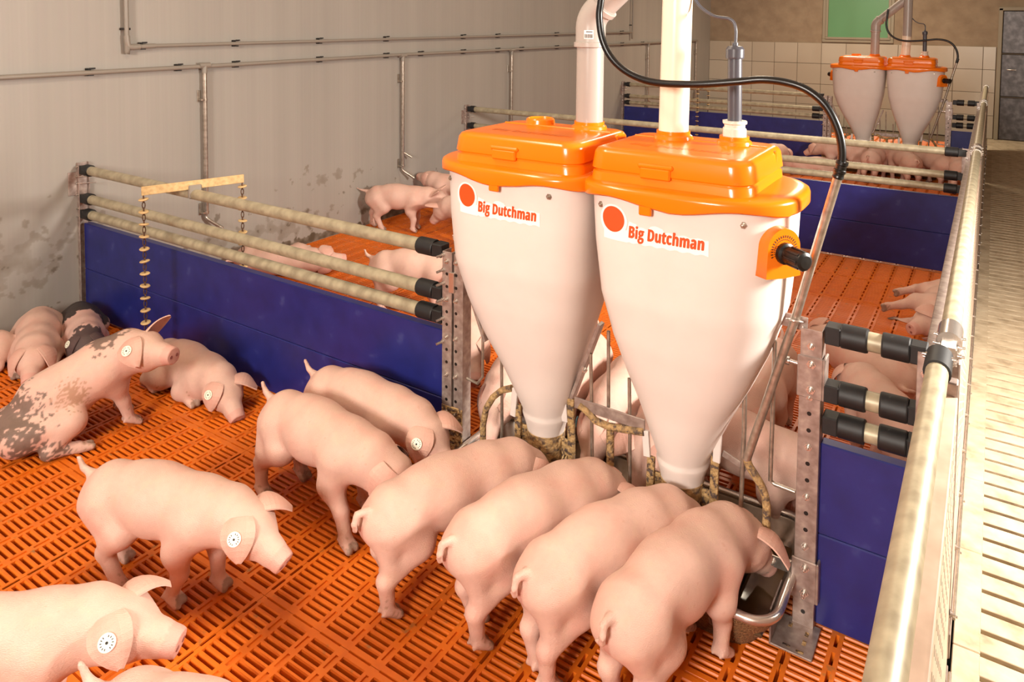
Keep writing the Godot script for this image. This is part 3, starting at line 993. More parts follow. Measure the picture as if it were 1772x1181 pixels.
func build_feeder(label: String) -> Node3D:
	var t := thing("pig_feeder", label, "feeder", Vector3.ZERO, "double hopper feeders in the partitions")
	var h1 := hopper(t, 2.712, 2.771)
	var h2 := hopper(t, 3.237, 3.210)
	sticker(2.712, 2.771, 2.600, 1.015, 1.0, h1)
	sticker(3.237, 3.210, 3.077, 1.018, 1.0, h2)
	lid(t, 2.712, 1.0, [[2.839, -0.13, 0.043]], 2.66)
	lid(t, 3.237, -1.0, [[3.126, -0.10, 0.044], [3.302, -0.10, 0.036]], -1.0)
	# amount dial on the outer side of the second hopper, and its twin on the first
	for e in [[Vector3(3.476, 0.985, 0.116), Vector3(0.80, 0.0, 0.60), h2], [Vector3(2.462, 0.985, -0.10), Vector3(-0.8, 0, -0.6), h1]]:
		var nrm: Vector3 = e[1].normalized()
		var b := Basis(Vector3.UP.cross(nrm), Vector3.UP, nrm)
		var pl := Shape.new()
		var outer := PackedVector3Array()
		var front := PackedVector3Array()
		var back := PackedVector3Array()
		for k in 25:
			var a := PI * k / 24.0
			var q := Vector2(cos(a) * 0.047, 0.015 + sin(a) * 0.047)
			if k == 24: q = Vector2(-0.047, 0.015)
			outer.append(Vector3(q.x, q.y, 0))
		outer.append(Vector3(-0.05, -0.055, 0))
		outer.append(Vector3(0.0, -0.058, 0))
		outer.append(Vector3(0.05, -0.055, 0))
		for v in outer:
			back.append(e[0] + b * (v * 1.06 + Vector3(0, 0, -0.045)))
			front.append(e[0] + b * (v + Vector3(0, 0, 0.022)))
		pl.loft([back, front])
		var plate := part("dial_plate", pl, mat.lid, e[2])
		var ring := Shape.new()
		for k in 22:
			var a2 := PI * (-0.1 + 1.2 * k / 21.0)
			var c: Vector3 = e[0] + b * (Vector3(cos(a2) * 0.036, 0.008 + sin(a2) * 0.036, 0.0225))
			ring.box(c, Vector3(0.002, 0.006, 0.0006), 0.0, b * Basis(Vector3.BACK, a2 - PI / 2))
			ring.lathe(e[0] + b * (Vector3(cos(a2) * 0.029, 0.008 + sin(a2) * 0.029, 0.0225)), nrm, [[0.0012, 0.0], [0.0012, 0.0006], [0.0, 0.0006]], 6)
		part("dial_marks", ring, mat.dark_ink, e[2]).set_meta("kind", "stuff")
		var kn := Shape.new()
		var base: Vector3 = e[0] + b * Vector3(0, 0.004, 0.022)
		kn.lathe(base, nrm, [[0.026, 0.0], [0.026, 0.010], [0.0205, 0.014], [0.0205, 0.022], [0.0215, 0.03], [0.0225, 0.060], [0.0215, 0.069], [0.015, 0.073], [0.0, 0.074]], 16)
		for k in 8:
			var a3 := TAU * k / 8.0
			kn.box(base + nrm * 0.045 + b * Vector3(cos(a3) * 0.0222, sin(a3) * 0.0222, 0), Vector3(0.004, 0.006, 0.04), 0.0012, b * Basis(Vector3.BACK, a3))
		part("dial_knob", kn, mat.black, e[2])
	# drop tubes under the spouts
	for x in [2.771, 3.210]:
		var d := Shape.new()
		d.lathe(Vector3(x, 0.0, 0.0), Vector3.UP, [[0.0575, 0.12], [0.0585, 0.27], [0.0605, 0.272], [0.0555, 0.276]], 28)
		for e in [-1.0, 1.0]:
			d.box(Vector3(x + e * 0.078, 0.235, 0.0), Vector3(0.042, 0.05, 0.012), 0.003)
		part("drop_tube", d, mat.crusted, t)
		var d2 := Shape.new()
		d2.lathe(Vector3(x, 0.0, 0.0), Vector3.UP, [[0.066, 0.06], [0.066, 0.192], [0.0625, 0.192], [0.062, 0.10]], 28)
		part("tube_collar", d2, mat.crusted, t)
	# trough
	var x0 := 2.475
	var x1 := 3.512
	var cx := (x0 + x1) / 2
	var a := (x1 - x0) / 2
	var pan := Shape.new()
	var rings := []
	for e in [[0.008, -0.075, 0.05], [0.06, -0.04, 0.055], [0.118, -0.006, 0.06], [0.128, -0.004, 0.06], [0.118, -0.010, 0.06], [0.07, -0.035, 0.05], [0.045, -0.07, 0.03]]:
		rings.append(rounded_rect(cx, 0.0, a + e[1], 0.222 + e[1], e[2], e[0]))
	pan.loft(rings)
	part("trough_pan", pan, mat.stainless, t)
	var rim := Shape.new()
	var path := []
	for v in rounded_rect(cx, 0.0, a, 0.222, 0.065, 0.128, 10):
		path.append(v)
	path.append(path[0])
	rim.tube(path, 0.0115, 10, false)
	part("trough_rim", rim, mat.bright, t)
	var skirt := Shape.new()
	var sk := []
	for e in [[0.0, -0.058], [0.03, -0.042], [0.085, -0.014], [0.114, -0.002]]:
		sk.append(rounded_rect(cx, 0.0, a + e[1], 0.222 + e[1], 0.065, e[0]))
	skirt.loft(sk, false)
	part("dried_feed", skirt, mat.crust, t)
	var ridge := Shape.new()
	for x in [3.355, 3.385]:
		ridge.box(Vector3(x, 0.075, 0.0), Vector3(0.010, 0.05, 0.40), 0.003, Basis(Vector3.BACK, 0.35 if x < 3.37 else -0.35))
	part("trough_divider", ridge, mat.stainless, t)
	var water := Shape.new()
	water.box(Vector3(3.437, 0.066, 0.01), Vector3(0.085, 0.012, 0.35), 0.003)
	part("drinking_water", water, mat.water, t)
	var feed := Shape.new()
	var grid := []
	for i in 25:
		var row := PackedVector3Array()
		for j in 15:
			var fx := 2.53 + 0.81 * i / 24.0
			var fz := -0.17 + 0.34 * j / 14.0
			var heap := exp(-pow((fx - 2.771) / 0.12, 2)) + exp(-pow((fx - 3.21) / 0.12, 2))
			row.append(Vector3(fx, 0.062 + 0.03 * heap * (1.0 - absf(fz) / 0.2) + rng.randf() * 0.008, fz))
		grid.append(row)
	feed.loft(grid, false, false)
	var fm := part("mash", feed, mat.feed, t)
	feeder_frame(t)
	return t

func bar(t: Node3D, called: String, pts: Array, r: float, m: Material, z := 0.0) -> void:
	var path := []
	for q in pts:
		path.append(on_z(q[0], q[1], z if q.size() < 3 else q[2]))
	var s := Shape.new()
	s.tube(path, r, 10)
	part(called, s, m, t)

func strap(t: Node3D, called: String, pa: Array, pb: Array, w: float, thick: float, m: Material, z := 0.0) -> void:
	var a := on_z(pa[0], pa[1], z)
	var b := on_z(pb[0], pb[1], z)
	var d := (b - a).normalized()
	var s := Shape.new()
	s.box((a + b) / 2, Vector3((b - a).length(), w, thick), 0.0015, Basis(d, Vector3.BACK.cross(d), Vector3.BACK))
	part(called, s, m, t)

func feeder_frame(t: Node3D) -> void:
	# inclined carriers along the hoppers
	strap(t, "carrier_bar", [1347, 540], [1243, 742], 0.012, 0.03, mat.steel, 0.0)
	strap(t, "carrier_bar", [1040, 560], [990, 690], 0.012, 0.03, mat.steel, 0.0)
	strap(t, "carrier_bar", [1345, 549], [1398, 562], 0.035, 0.004, mat.steel, 0.0)
	strap(t, "carrier_bar", [807, 478], [842, 590], 0.010, 0.03, mat.steel, -0.01)
	# uprights beside the spouts
	for e in [[988, 690, 990, 880], [897, 700, 897, 850], [1240, 742, 1232, 935], [1127, 790, 1124, 880]]:
		strap(t, "upright", [e[0], e[1]], [e[2], e[3]], 0.022, 0.012, mat.crusted, 0.012)
	for e in [[892, 672, 888, 720], [975, 690, 978, 730], [1117, 745, 1120, 790], [1243, 750, 1240, 800]]:
		strap(t, "plastic_guide", [e[0], e[1]], [e[2], e[3]], 0.020, 0.010, mat.hopper, 0.015)
	# thin rods
	bar(t, "rod", [[836, 552], [835, 652], [826, 664], [808, 655]], 0.0050, mat.tube, 0.0)
	bar(t, "rod", [[868, 618], [869, 780]], 0.0052, mat.tube, 0.006)
	bar(t, "rod", [[1022, 612], [1024, 700], [1025, 845]], 0.0052, mat.tube, 0.01)
	bar(t, "rod", [[1053, 573], [1053, 705]], 0.0052, mat.tube, 0.006)
	bar(t, "rod", [[1089, 655], [1090, 745], [1090, 865]], 0.0052, mat.tube, 0.01)
	bar(t, "rod", [[1289, 668], [1288, 740], [1279, 945]], 0.0060, mat.tube, 0.008)
	bar(t, "rod", [[1329, 576], [1341, 592], [1339, 650], [1333, 832], [1340, 838], [1376, 852]], 0.0055, mat.tube, 0.004)
	# bent tubes
	bar(t, "bent_tube", [[836, 800], [836, 735], [841, 708], [853, 688], [868, 676], [886, 672]], 0.0105, mat.crusted, 0.012)
	bar(t, "bent_tube", [[1003, 702], [1016, 712], [1030, 728], [1052, 738], [1080, 743], [1114, 748]], 0.0110, mat.crusted, 0.02)
	bar(t, "bent_tube", [[1056, 744], [1056, 860]], 0.0115, mat.crusted, 0.02)
	# cross plates
	strap(t, "cross_plate", [994, 696], [1116, 737], 0.034, 0.005, mat.steel, 0.018)
	strap(t, "cross_plate", [1243, 935], [1369, 983], 0.030, 0.005, mat.stainless, 0.02)
	strap(t, "cross_plate", [1250, 784], [1292, 812], 0.018, 0.005, mat.steel, 0.0)
	for q in [[1330, 592], [1273, 700], [1012, 640], [1305, 958], [1338, 972]]:
		bolts(t, [on_z(q[0], q[1], 0.022)], Vector3.BACK, 0.0065, 0.008, mat.bright)


# ---------------------------------------------------------------- feed pipes, water and sensor lines
func feed_lines(z: float, far: bool) -> void:
	var where := "of the stickered feeder" if not far else "of the unlettered feeder"
	var g := thing("feed_pipe", "grey plastic feed pipe with an elbow " + where, "pipe", Vector3(2.839, 0, z - 0.13), "feed pipes above the feeders")
	var s := Shape.new()
	s.tube([Vector3(0, 1.21, 0), Vector3(0, 1.47, 0)], 0.0425, 24)
	part("lower_pipe", s, mat.pvc_grey, g)
	var el := Shape.new()
	var path := []
	for k in 7:
		var a := deg_to_rad(48.0) * k / 6.0
		path.append(Vector3(0.075 * (1.0 - cos(a)), 1.515 + 0.075 * sin(a), 0))
	var d := Vector3(sin(deg_to_rad(48.0)), cos(deg_to_rad(48.0)), 0)
	el.tube([Vector3(0, 1.455, 0), Vector3(0, 1.515, 0)] + path.slice(1) + [path[6] + d * 0.03], 0.0465, 24)
	el.lathe(Vector3(0, 1.455, 0), Vector3.UP, [[0.0465, 0.0], [0.0515, 0.002], [0.0515, 0.016], [0.0465, 0.018]], 24)
	el.lathe(path[6] + d * 0.01, d, [[0.0465, 0.0], [0.0515, 0.002], [0.0515, 0.016], [0.0465, 0.018]], 24)
	part("elbow", el, mat.pvc_grey, g)
	var up := Shape.new()
	up.tube([path[6], path[6] + d * 0.62], 0.0425, 24)
	part("upper_pipe", up, mat.pvc_grey, g)
	if not far:
		var lb := Shape.new()
		for k in 4:
			var a0 := deg_to_rad(52.0 + 9.0 * k)
			var a1 := deg_to_rad(52.0 + 9.0 * (k + 1))
			var p0 := Vector3(cos(a0) * 0.0472, 0, sin(a0) * 0.0472)
			var p1 := Vector3(cos(a1) * 0.0472, 0, sin(a1) * 0.0472)
			lb.quad(p0 + Vector3(0, 1.482, 0), p1 + Vector3(0, 1.482, 0), p1 + Vector3(0, 1.509, 0), p0 + Vector3(0, 1.509, 0), (p0 + p1).normalized())
		part("label_sticker", lb, mat.white, g)
		var pr := Shape.new()
		for k in 9:
			var a2 := deg_to_rad(57.0 + 3.4 * k)
			var c := Vector3(cos(a2) * 0.0474, 1.491, sin(a2) * 0.0474)
			pr.box(c, Vector3(0.0012 if k % 2 else 0.002, 0.012, 0.0004), 0.0, Basis(Vector3.UP, PI / 2 - a2))
		pr.box(Vector3(cos(deg_to_rad(68.0)) * 0.0474, 1.504, sin(deg_to_rad(68.0)) * 0.0474), Vector3(0.02, 0.0025, 0.0004), 0.0, Basis(Vector3.UP, PI / 2 - deg_to_rad(68.0)))
		part("barcode", pr, mat.dark_ink, g).set_meta("kind", "stuff")
	var w := thing("feed_pipe", "straight white feed pipe " + where if not far else "straight pipe, grey above and white below, " + where, "pipe", Vector3(3.126, 0, z - 0.10), "feed pipes above the feeders")
	var ws := Shape.new()
	ws.tube([Vector3(0, 1.205, 0), Vector3(0.012, 1.42 if far else 2.28, 0)], 0.0425, 28)
	part("white_pipe", ws, mat.pvc_white, w)
	if far:
		var gs := Shape.new()
		gs.tube([Vector3(0.012, 1.41, 0), Vector3(0.012, 2.28, 0)], 0.0425, 24)
		part("grey_pipe", gs, mat.pvc_grey, w)
	var q := thing("feed_sensor", "dark grey sensor tube in a white fitting on the orange lid " + where, "sensor", Vector3(3.302, 0, z - 0.10), "feed sensors on the lids")
	var f := Shape.new()
	f.lathe(Vector3(0, 1.222, 0), Vector3.UP, [[0.033, 0.0], [0.033, 0.022], [0.029, 0.026], [0.029, 0.034], [0.034, 0.037], [0.034, 0.044], [0.0, 0.044]], 8)
	part("fitting", f, mat.fitting, q)
	var tb := Shape.new()
	tb.tube([Vector3(0, 1.25, 0), Vector3(-0.004, 1.452, 0)], 0.019, 20)
	part("tube", tb, mat.pvc_dark, q)
	var cp := Shape.new()
	cp.lathe(Vector3(-0.004, 1.437, 0), Vector3.UP, [[0.0235, 0.0], [0.0245, 0.004], [0.0245, 0.026], [0.019, 0.034], [0.008, 0.036], [0.008, 0.044], [0.0, 0.044]], 20)
	part("cap", cp, mat.pvc_dark, q)
	var cb := Shape.new()
	cb.tube(smooth_path([Vector3(-0.004, 1.47, 0), Vector3(-0.004, 1.52, 0), Vector3(-0.02, 1.545, 0), Vector3(-0.07, 1.556, 0), Vector3(-0.12, 1.60, 0), Vector3(-0.15, 1.70, 0), Vector3(-0.16, 2.3, 0)]), 0.0045, 8)
	part("cable", cb, mat.pvc_dark, q)
	# water line: black hose down to a steel pipe that ends over the trough
	var dr := thing("drinker_pipe", "black hose looping down to a slanting steel drinker pipe " + where, "pipe", Vector3(3.44, 0, z + 0.03), "drinker pipes at the feeders")
	var off := Vector3(-3.44, 0, -0.03)
	var hp := []
	for e in [[1046, -60, 0.05], [1040, 0, 0.05], [1037, 30, 0.05], [1043, 70, 0.05], [1061, 104, 0.05], [1092, 129, 0.05], [1135, 143, 0.05], [1200, 146, 0.05], [1270, 142, 0.04], [1320, 138, 0.03], [1365, 144, 0.03], [1400, 158, 0.03], [1430, 185, 0.03], [1450, 225, 0.03], [1457, 262, 0.03], [1454, 296, 0.03]]:
		hp.append(on_z(e[0], e[1], e[2]) + off)
	var hs := Shape.new()
	hs.tube(smooth_path(hp), 0.0098, 12)
	part("hose", hs, mat.rubber, dr)
	var sp := []
	for e in [[1455, 290], [1375, 555], [1292, 796], [1296, 806], [1306, 822], [1319, 845], [1326, 872], [1326, 905], [1325, 955]]:
		sp.append(on_z(e[0], e[1], 0.03) + off)
	var ss := Shape.new()
	ss.tube([sp[0], sp[0].lerp(sp[1], 0.5), sp[1], sp[1].lerp(sp[2], 0.5), sp[2]], 0.0108, 14)
	part("steel_pipe", ss, mat.tube, dr)
	var s2 := Shape.new()
	s2.tube(smooth_path([sp[2].lerp(sp[1], 0.01)] + sp.slice(3)), 0.0105, 12)
	part("bent_end", s2, mat.crusted, dr)
	var nz := Shape.new()
	var tip: Vector3 = sp[8]
	nz.lathe(tip + Vector3(0, 0.012, 0), Vector3.DOWN, [[0.0135, 0.0], [0.0135, 0.022], [0.0105, 0.026], [0.0105, 0.034], [0.012, 0.036], [0.011, 0.062], [0.007, 0.066], [0.0, 0.066]], 10)
	part("nipple", nz, mat.tube, dr)
	var hc := Shape.new()
	var dd: Vector3 = (sp[0] - sp[1]).normalized()
	hc.lathe(sp[0] - dd * 0.028, dd, [[0.0, 0.0], [0.0125, 0.0], [0.0135, 0.004], [0.0125, 0.008], [0.0125, 0.014], [0.0145, 0.016], [0.0145, 0.022], [0.0125, 0.024], [0.0125, 0.034], [0.0145, 0.036], [0.0140, 0.044], [0.0, 0.044]], 14)
	part("hose_clamp", hc, mat.rubber, dr)
	var ub := Shape.new()
	var ring := []
	for k in 13:
		var a3 := TAU * k / 12.0
		ring.append(sp[1] + Vector3(cos(a3) * 0.019, sin(a3) * 0.006, sin(a3) * 0.019))
	ub.tube(ring, 0.0032, 6, false)
	part("u_bolt", ub, mat.bright, dr)

func smooth_path(pts: Array, per := 5) -> Array:
	var out := []
	for i in pts.size() - 1:
		var p0: Vector3 = pts[maxi(i - 1, 0)]
		var p1: Vector3 = pts[i]
		var p2: Vector3 = pts[i + 1]
		var p3: Vector3 = pts[mini(i + 2, pts.size() - 1)]
		for k in per:
			out.append(p1.cubic_interpolate(p2, p0, p3, float(k) / per))
	out.append(pts[pts.size() - 1])
	return out


# ---------------------------------------------------------------- water pipes on the panel wall
func wall_pipes() -> void:
	var x := 0.03
	var up := thing("water_pipe", "upper grey water pipe clipped to the panel wall, turned up at both ends", "pipe", Vector3(x, 1.39, -3.5))
	var s := Shape.new()
	s.tube(smooth_path([Vector3(0, 1.5, 3.26), Vector3(0, 0.08, 3.26), Vector3(0, 0.0, 3.25), Vector3(0, -0.01, 3.20), Vector3(0, -0.008, 3.1)], 4) , 0.013, 12)
	s.tube([Vector3(0, -0.008, 3.12), Vector3(0, 0.02, -3.25), ], 0.0105, 12)
	s.tube(smooth_path([Vector3(0, 0.02, -3.25), Vector3(0, 0.022, -3.28), Vector3(0, 0.04, -3.3), Vector3(0, 1.5, -3.3)], 4), 0.0105, 12)
	part("pipe", s, mat.wall_pipe, up)
	var e := Shape.new()
	e.tube(smooth_path([Vector3(0, 0.05, 3.26), Vector3(0, 0.0, 3.255), Vector3(0, -0.012, 3.235), Vector3(0, -0.011, 3.19)], 4), 0.0165, 12)
	part("elbow", e, mat.wall_pipe, up)
	clips(up, [[3.17, -0.008], [2.58, -0.005], [1.91, -0.002], [1.245, 0.002], [0.27, 0.006], [-0.265, 0.008], [-1.37, 0.012], [-3.0, 0.019]], true)
	clips(up, [[3.26, 0.085], [-3.28, 0.11]], false)
	var low := thing("water_pipe", "lower grey water pipe along the panel wall that feeds the drinkers", "pipe", Vector3(x, 1.255, -4.0))
	var s2 := Shape.new()
	s2.tube([Vector3(0, -0.014, 7.2), Vector3(0, 0.0, 3.3), Vector3(0, 0.012, 1.5), Vector3(0, 0.006, -5.25)], 0.0125, 12)
	part("pipe", s2, mat.wall_pipe, low)
	for z in [3.30, 1.567, 0.01, -3.33, -5.22]:
		var tees := Shape.new()
		tees.tube([Vector3(0, 0.006, z - 0.035), Vector3(0, 0.006, z + 0.035)], 0.0165, 12)
		tees.tube([Vector3(0, 0.006, z), Vector3(0, -0.04, z)], 0.0165, 12)
		part("tee", tees, mat.wall_pipe, low)
	clips(low, [[3.95, 0.0], [3.46, 0.0], [3.08, 0.002], [2.41, 0.006], [1.745, 0.01], [1.34, 0.012], [0.77, 0.010], [0.235, 0.010], [-0.18, 0.009], [-0.875, 0.009], [-2.515, 0.008], [-3.15, 0.007], [-4.4, 0.006]], true)
	var names := ["steel drinker pipe on the wall behind the first rails", "steel drinker pipe on the wall above the standing piglets", "steel drinker pipe on the wall beside the second partition", "steel drinker pipe on the wall beside the third partition", "steel drinker pipe on the wall next to the tiled corner"]
	var k := 0
	for z in [-0.70, -2.433, -3.99, -7.33, -9.22]:
		var d := thing("wall_drinker", names[k], "drinker", Vector3(x, 0.30, z), "drinkers along the panel wall")
		var p := Shape.new()
		p.tube([Vector3(0, 0.92, 0), Vector3(0, 0.08, 0)], 0.0135, 12)
		part("pipe", p, mat.tube, d)
		var n := Shape.new()
		n.tube(smooth_path([Vector3(0, 0.085, 0), Vector3(0.0, 0.055, 0.0), Vector3(0.05, 0.0, -0.055)], 4), 0.010, 10)
		n.tube([Vector3(0.0, 0.20, 0.0), Vector3(0.05, 0.155, -0.05)], 0.008, 10)
		n.lathe(Vector3(0.05, 0.0, -0.055), Vector3(0.6, -0.65, -0.6), [[0.010, 0.0], [0.011, 0.004], [0.011, 0.018], [0.006, 0.022], [0.0, 0.022]], 10)
		part("nipple", n, mat.tube, d)
		for y in [0.76, 0.09]:
			var b := Shape.new()
			b.box(Vector3(-0.008, y, 0.018), Vector3(0.042, 0.012, 0.022), 0.002)
			b.lathe(Vector3(0, y - 0.006, 0), Vector3.UP, [[0.0135, 0.0], [0.0165, 0.0], [0.0165, 0.012], [0.0135, 0.012]], 12)
			b.box(Vector3(-0.026, y + 0.02, 0.022), Vector3(0.004, 0.07, 0.02), 0.001)
			part("bracket", b, mat.tube, d)
		k += 1

func clips(t: Node3D, list: Array, along: bool) -> void:
	for c in list:
		var s := Shape.new()
		if along:
			s.box(Vector3(-0.012, c[1] + 0.016, c[0]), Vector3(0.034, 0.006, 0.028), 0.001)
			s.box(Vector3(-0.012, c[1] - 0.016, c[0]), Vector3(0.034, 0.006, 0.028), 0.001)
			s.box(Vector3(-0.026, c[1], c[0]), Vector3(0.006, 0.036, 0.028), 0.001)
			s.box(Vector3(0.006, c[1] + 0.019, c[0] - 0.006), Vector3(0.005, 0.008, 0.03), 0.001)
		else:
			s.box(Vector3(-0.012, c[1], c[0] + 0.018), Vector3(0.034, 0.012, 0.006), 0.001)
			s.box(Vector3(-0.012, c[1], c[0] - 0.018), Vector3(0.034, 0.012, 0.006), 0.001)
		part("clip", s, mat.clip, t)


# ---------------------------------------------------------------- chain toys over the rails
func chain_toy(at: Vector3, reach: float, discs_near: int, discs_far: int, label: String, turn := 0.0) -> void:
	var t := thing("chain_toy", label, "toy", at, "chain toys on the top rails")
	t.rotation.y = turn
	var y := 0.805
	var s := Shape.new()
	s.box(Vector3(0, y, 0), Vector3(0.006, 0.038, reach * 2), 0.0015)
	part("wooden_bar", s, mat.wood, t)
	var cl := Shape.new()
	cl.box(Vector3(0, y - 0.03, 0.0), Vector3(0.02, 0.06, 0.055), 0.004)
	part("clip", cl, mat.wall_pipe, t)
	for e in [[reach - 0.008, discs_near], [-reach + 0.008, discs_far]]:
		var z: float = e[0]
		var yy := y - 0.02
		var links := Shape.new()
		var total: int = e[1]
		var k := 0
		while k < total * 2:
			var across := k % 2 == 0
			var ring := []
			for j in 9:
				var a := TAU * j / 8.0
				var q := Vector3(cos(a) * 0.006, sin(a) * 0.016, 0)
				if not across: q = Vector3(0, q.y, q.x)
				ring.append(Vector3(0, yy - 0.014, z) + q)
			links.tube(ring, 0.0022, 5, false)
			yy -= 0.0265
			k += 1
		part("chain", links, mat.chain, t)
		for j in total:
			var d := Shape.new()
			var yd := y - 0.036 - 0.053 * j
			d.lathe(Vector3(0, yd, z), Vector3(sin(j * 2.1) * 0.12, 1, cos(j * 1.3) * 0.12), [[0.004, -0.004], [0.017, -0.004], [0.0205, -0.001], [0.0205, 0.001], [0.017, 0.004], [0.004, 0.004]], 16)
			part("disc", d, mat.wood, t)


# ---------------------------------------------------------------- piglets
# A skeleton of joints and radii, skinned by a smooth union of tapered capsules (surface nets). Local frame: x forward, y up, z to the right.
class Bones:
	var a := PackedVector3Array()
	var d := PackedVector3Array()
	var il := PackedFloat32Array()
	var ra := PackedFloat32Array()
	var dr := PackedFloat32Array()
	var k := PackedFloat32Array()

	func add(p: Vector3, r0: float, q: Vector3, r1: float, soft: float) -> void:
		a.append(p)
		d.append(q - p)
		il.append(1.0 / maxf((q - p).length_squared(), 1e-9))
		ra.append(r0)
		dr.append(r1 - r0)
		k.append(soft)

	func one(i: int, x: Vector3) -> float:
		var w := x - a[i]
		var e := d[i]
		var t := clampf(w.dot(e) * il[i], 0.0, 1.0)
		return (w - e * t).length() - ra[i] - dr[i] * t


func skin_mesh(bones: Bones, cell: float) -> Array:
	var lo := Vector3.ONE * 1e9
	var hi := -lo
	var count := bones.a.size()
	for i in count:
		var r := maxf(bones.ra[i], bones.ra[i] + bones.dr[i])
		for e in [bones.a[i], bones.a[i] + bones.d[i]]:
			lo = lo.min(e - Vector3.ONE * r)
			hi = hi.max(e + Vector3.ONE * r)
	lo -= Vector3.ONE * cell * 2.5
	hi += Vector3.ONE * cell * 2.5
	var nx := int(ceil((hi.x - lo.x) / cell / 12.0)) * 12 + 1
	var ny := int(ceil((hi.y - lo.y) / cell / 12.0)) * 12 + 1
	var nz := int(ceil((hi.z - lo.z) / cell / 12.0)) * 12 + 1
	var sx := ny * nz
	var field := PackedFloat32Array()
	field.resize(nx * ny * nz)
	field.fill(9.0)
	var cells := PackedInt32Array()
	var ba := bones.a
	var bd := bones.d
	var bil := bones.il
	var bra := bones.ra
	var bdr := bones.dr
	var bk := bones.k
	var reach12 := cell * 12.0 * 0.8661
	var reach3 := cell * 3.0 * 0.8661
	for bx in (nx - 1) / 12:
		for by in (ny - 1) / 12:
			for bz in (nz - 1) / 12:
				var c := lo + Vector3(bx + 0.5, by + 0.5, bz + 0.5) * cell * 12.0
				var near := PackedInt32Array()
				var dist := PackedFloat32Array()
				var least := 1e9
				for i in count:
					var v := bones.one(i, c)
					dist.append(v)
					least = minf(least, v)
				if least > reach12 + 0.03:
					continue
				for i in count:
					if dist[i] < maxf(least, -0.02) + 2.0 * reach12 + 0.05:
						near.append(i)
				for s in 64:
					var qx := bx * 12 + (s % 4) * 3
					var qy := by * 12 + ((s / 4) % 4) * 3
					var qz := bz * 12 + (s / 16) * 3
					var c2 := lo + Vector3(qx + 1.5, qy + 1.5, qz + 1.5) * cell
					var l2 := 1e9
					var d2 := PackedFloat32Array()
					for i in near:
						var v2 := bones.one(i, c2)
						d2.append(v2)
						l2 = minf(l2, v2)
					if l2 > reach3 + 0.02 or l2 < -reach3 - 0.03:
						if l2 < 0.0:      # well inside: mark the points as solid
							for m in 64:
								var at0 := (qx + m % 4) * sx + (qy + (m / 4) % 4) * nz + qz + m / 16
								if field[at0] == 9.0:
									field[at0] = -1.0
						continue
					var mine := PackedInt32Array()
					for e in near.size():
						if d2[e] < l2 + 2.0 * reach3 + 0.05:
							mine.append(near[e])
					for m in 64:
						var gx := qx + m % 4
						var gy := qy + (m / 4) % 4
						var gz := qz + m / 16
						var at := gx * sx + gy * nz + gz
						if field[at] != 9.0 and field[at] != -1.0:
							continue
						var x := lo + Vector3(gx, gy, gz) * cell
						var r := 1e9
						for i in mine:
							var w := x - ba[i]
							var e2 := bd[i]
							var t := clampf(w.dot(e2) * bil[i], 0.0, 1.0)
							var v3 := (w - e2 * t).length() - bra[i] - bdr[i] * t
							var kk := bk[i]
							var h := kk - absf(r - v3)
							r = minf(r, v3)
							if h > 0.0:
								r -= h * h / (4.0 * kk)
						field[at] = r
					for m in 27:
						cells.append((qx + m % 3) * sx + (qy + (m / 3) % 3) * nz + qz + m / 9)
	# one vertex in each cell that the surface crosses
	var verts := PackedVector3Array()
	var index := {}
	var off := PackedInt32Array([0, sx, nz, sx + nz, 1, sx + 1, nz + 1, sx + nz + 1])
	var corner := PackedVector3Array()
	for m in 8:
		corner.append(Vector3(m & 1, (m >> 1) & 1, (m >> 2) & 1))
	var edges := [[0, 1], [2, 3], [4, 5], [6, 7], [0, 2], [1, 3], [4, 6], [5, 7], [0, 4], [1, 5], [2, 6], [3, 7]]
	for at in cells:
		var inside := 0
		for m in 8:
			if field[at + off[m]] < 0.0:
				inside += 1
		if inside == 0 or inside == 8:
			continue
		var sum := Vector3.ZERO
		var n := 0
		for e in edges:
			var f0 := field[at + off[e[0]]]
			var f1 := field[at + off[e[1]]]
			if (f0 < 0.0) != (f1 < 0.0):
				sum += corner[e[0]].lerp(corner[e[1]], clampf(f0 / (f0 - f1), 0.02, 0.98))
				n += 1
		index[at] = verts.size()
		verts.append(lo + (Vector3(at / sx, (at % sx) / nz, at % nz) + sum / n) * cell)
	var tris := PackedInt32Array()
	for at in index:
		var f := field[at] < 0.0
		for axis in 3:
			var step := sx if axis == 0 else (nz if axis == 1 else 1)
			if f == (field[at + step] < 0.0):
				continue
			var u := nz if axis == 0 else (1 if axis == 1 else sx)
			var w := 1 if axis == 0 else (sx if axis == 1 else nz)
			if not (index.has(at - u) and index.has(at - w) and index.has(at - u - w)):
				continue
			var q := [index[at], index[at - u], index[at - u - w], index[at - w]]
			if f:
				tris.append_array(PackedInt32Array([q[0], q[2], q[1], q[0], q[3], q[2]]))
			else:
				tris.append_array(PackedInt32Array([q[0], q[1], q[2], q[0], q[2], q[3]]))
	return [verts, tris]


func dirv(yaw: float, pitch: float) -> Vector3:     # yaw to the left is positive
	return Vector3(cos(yaw) * cos(pitch), sin(pitch), -sin(yaw) * cos(pitch))

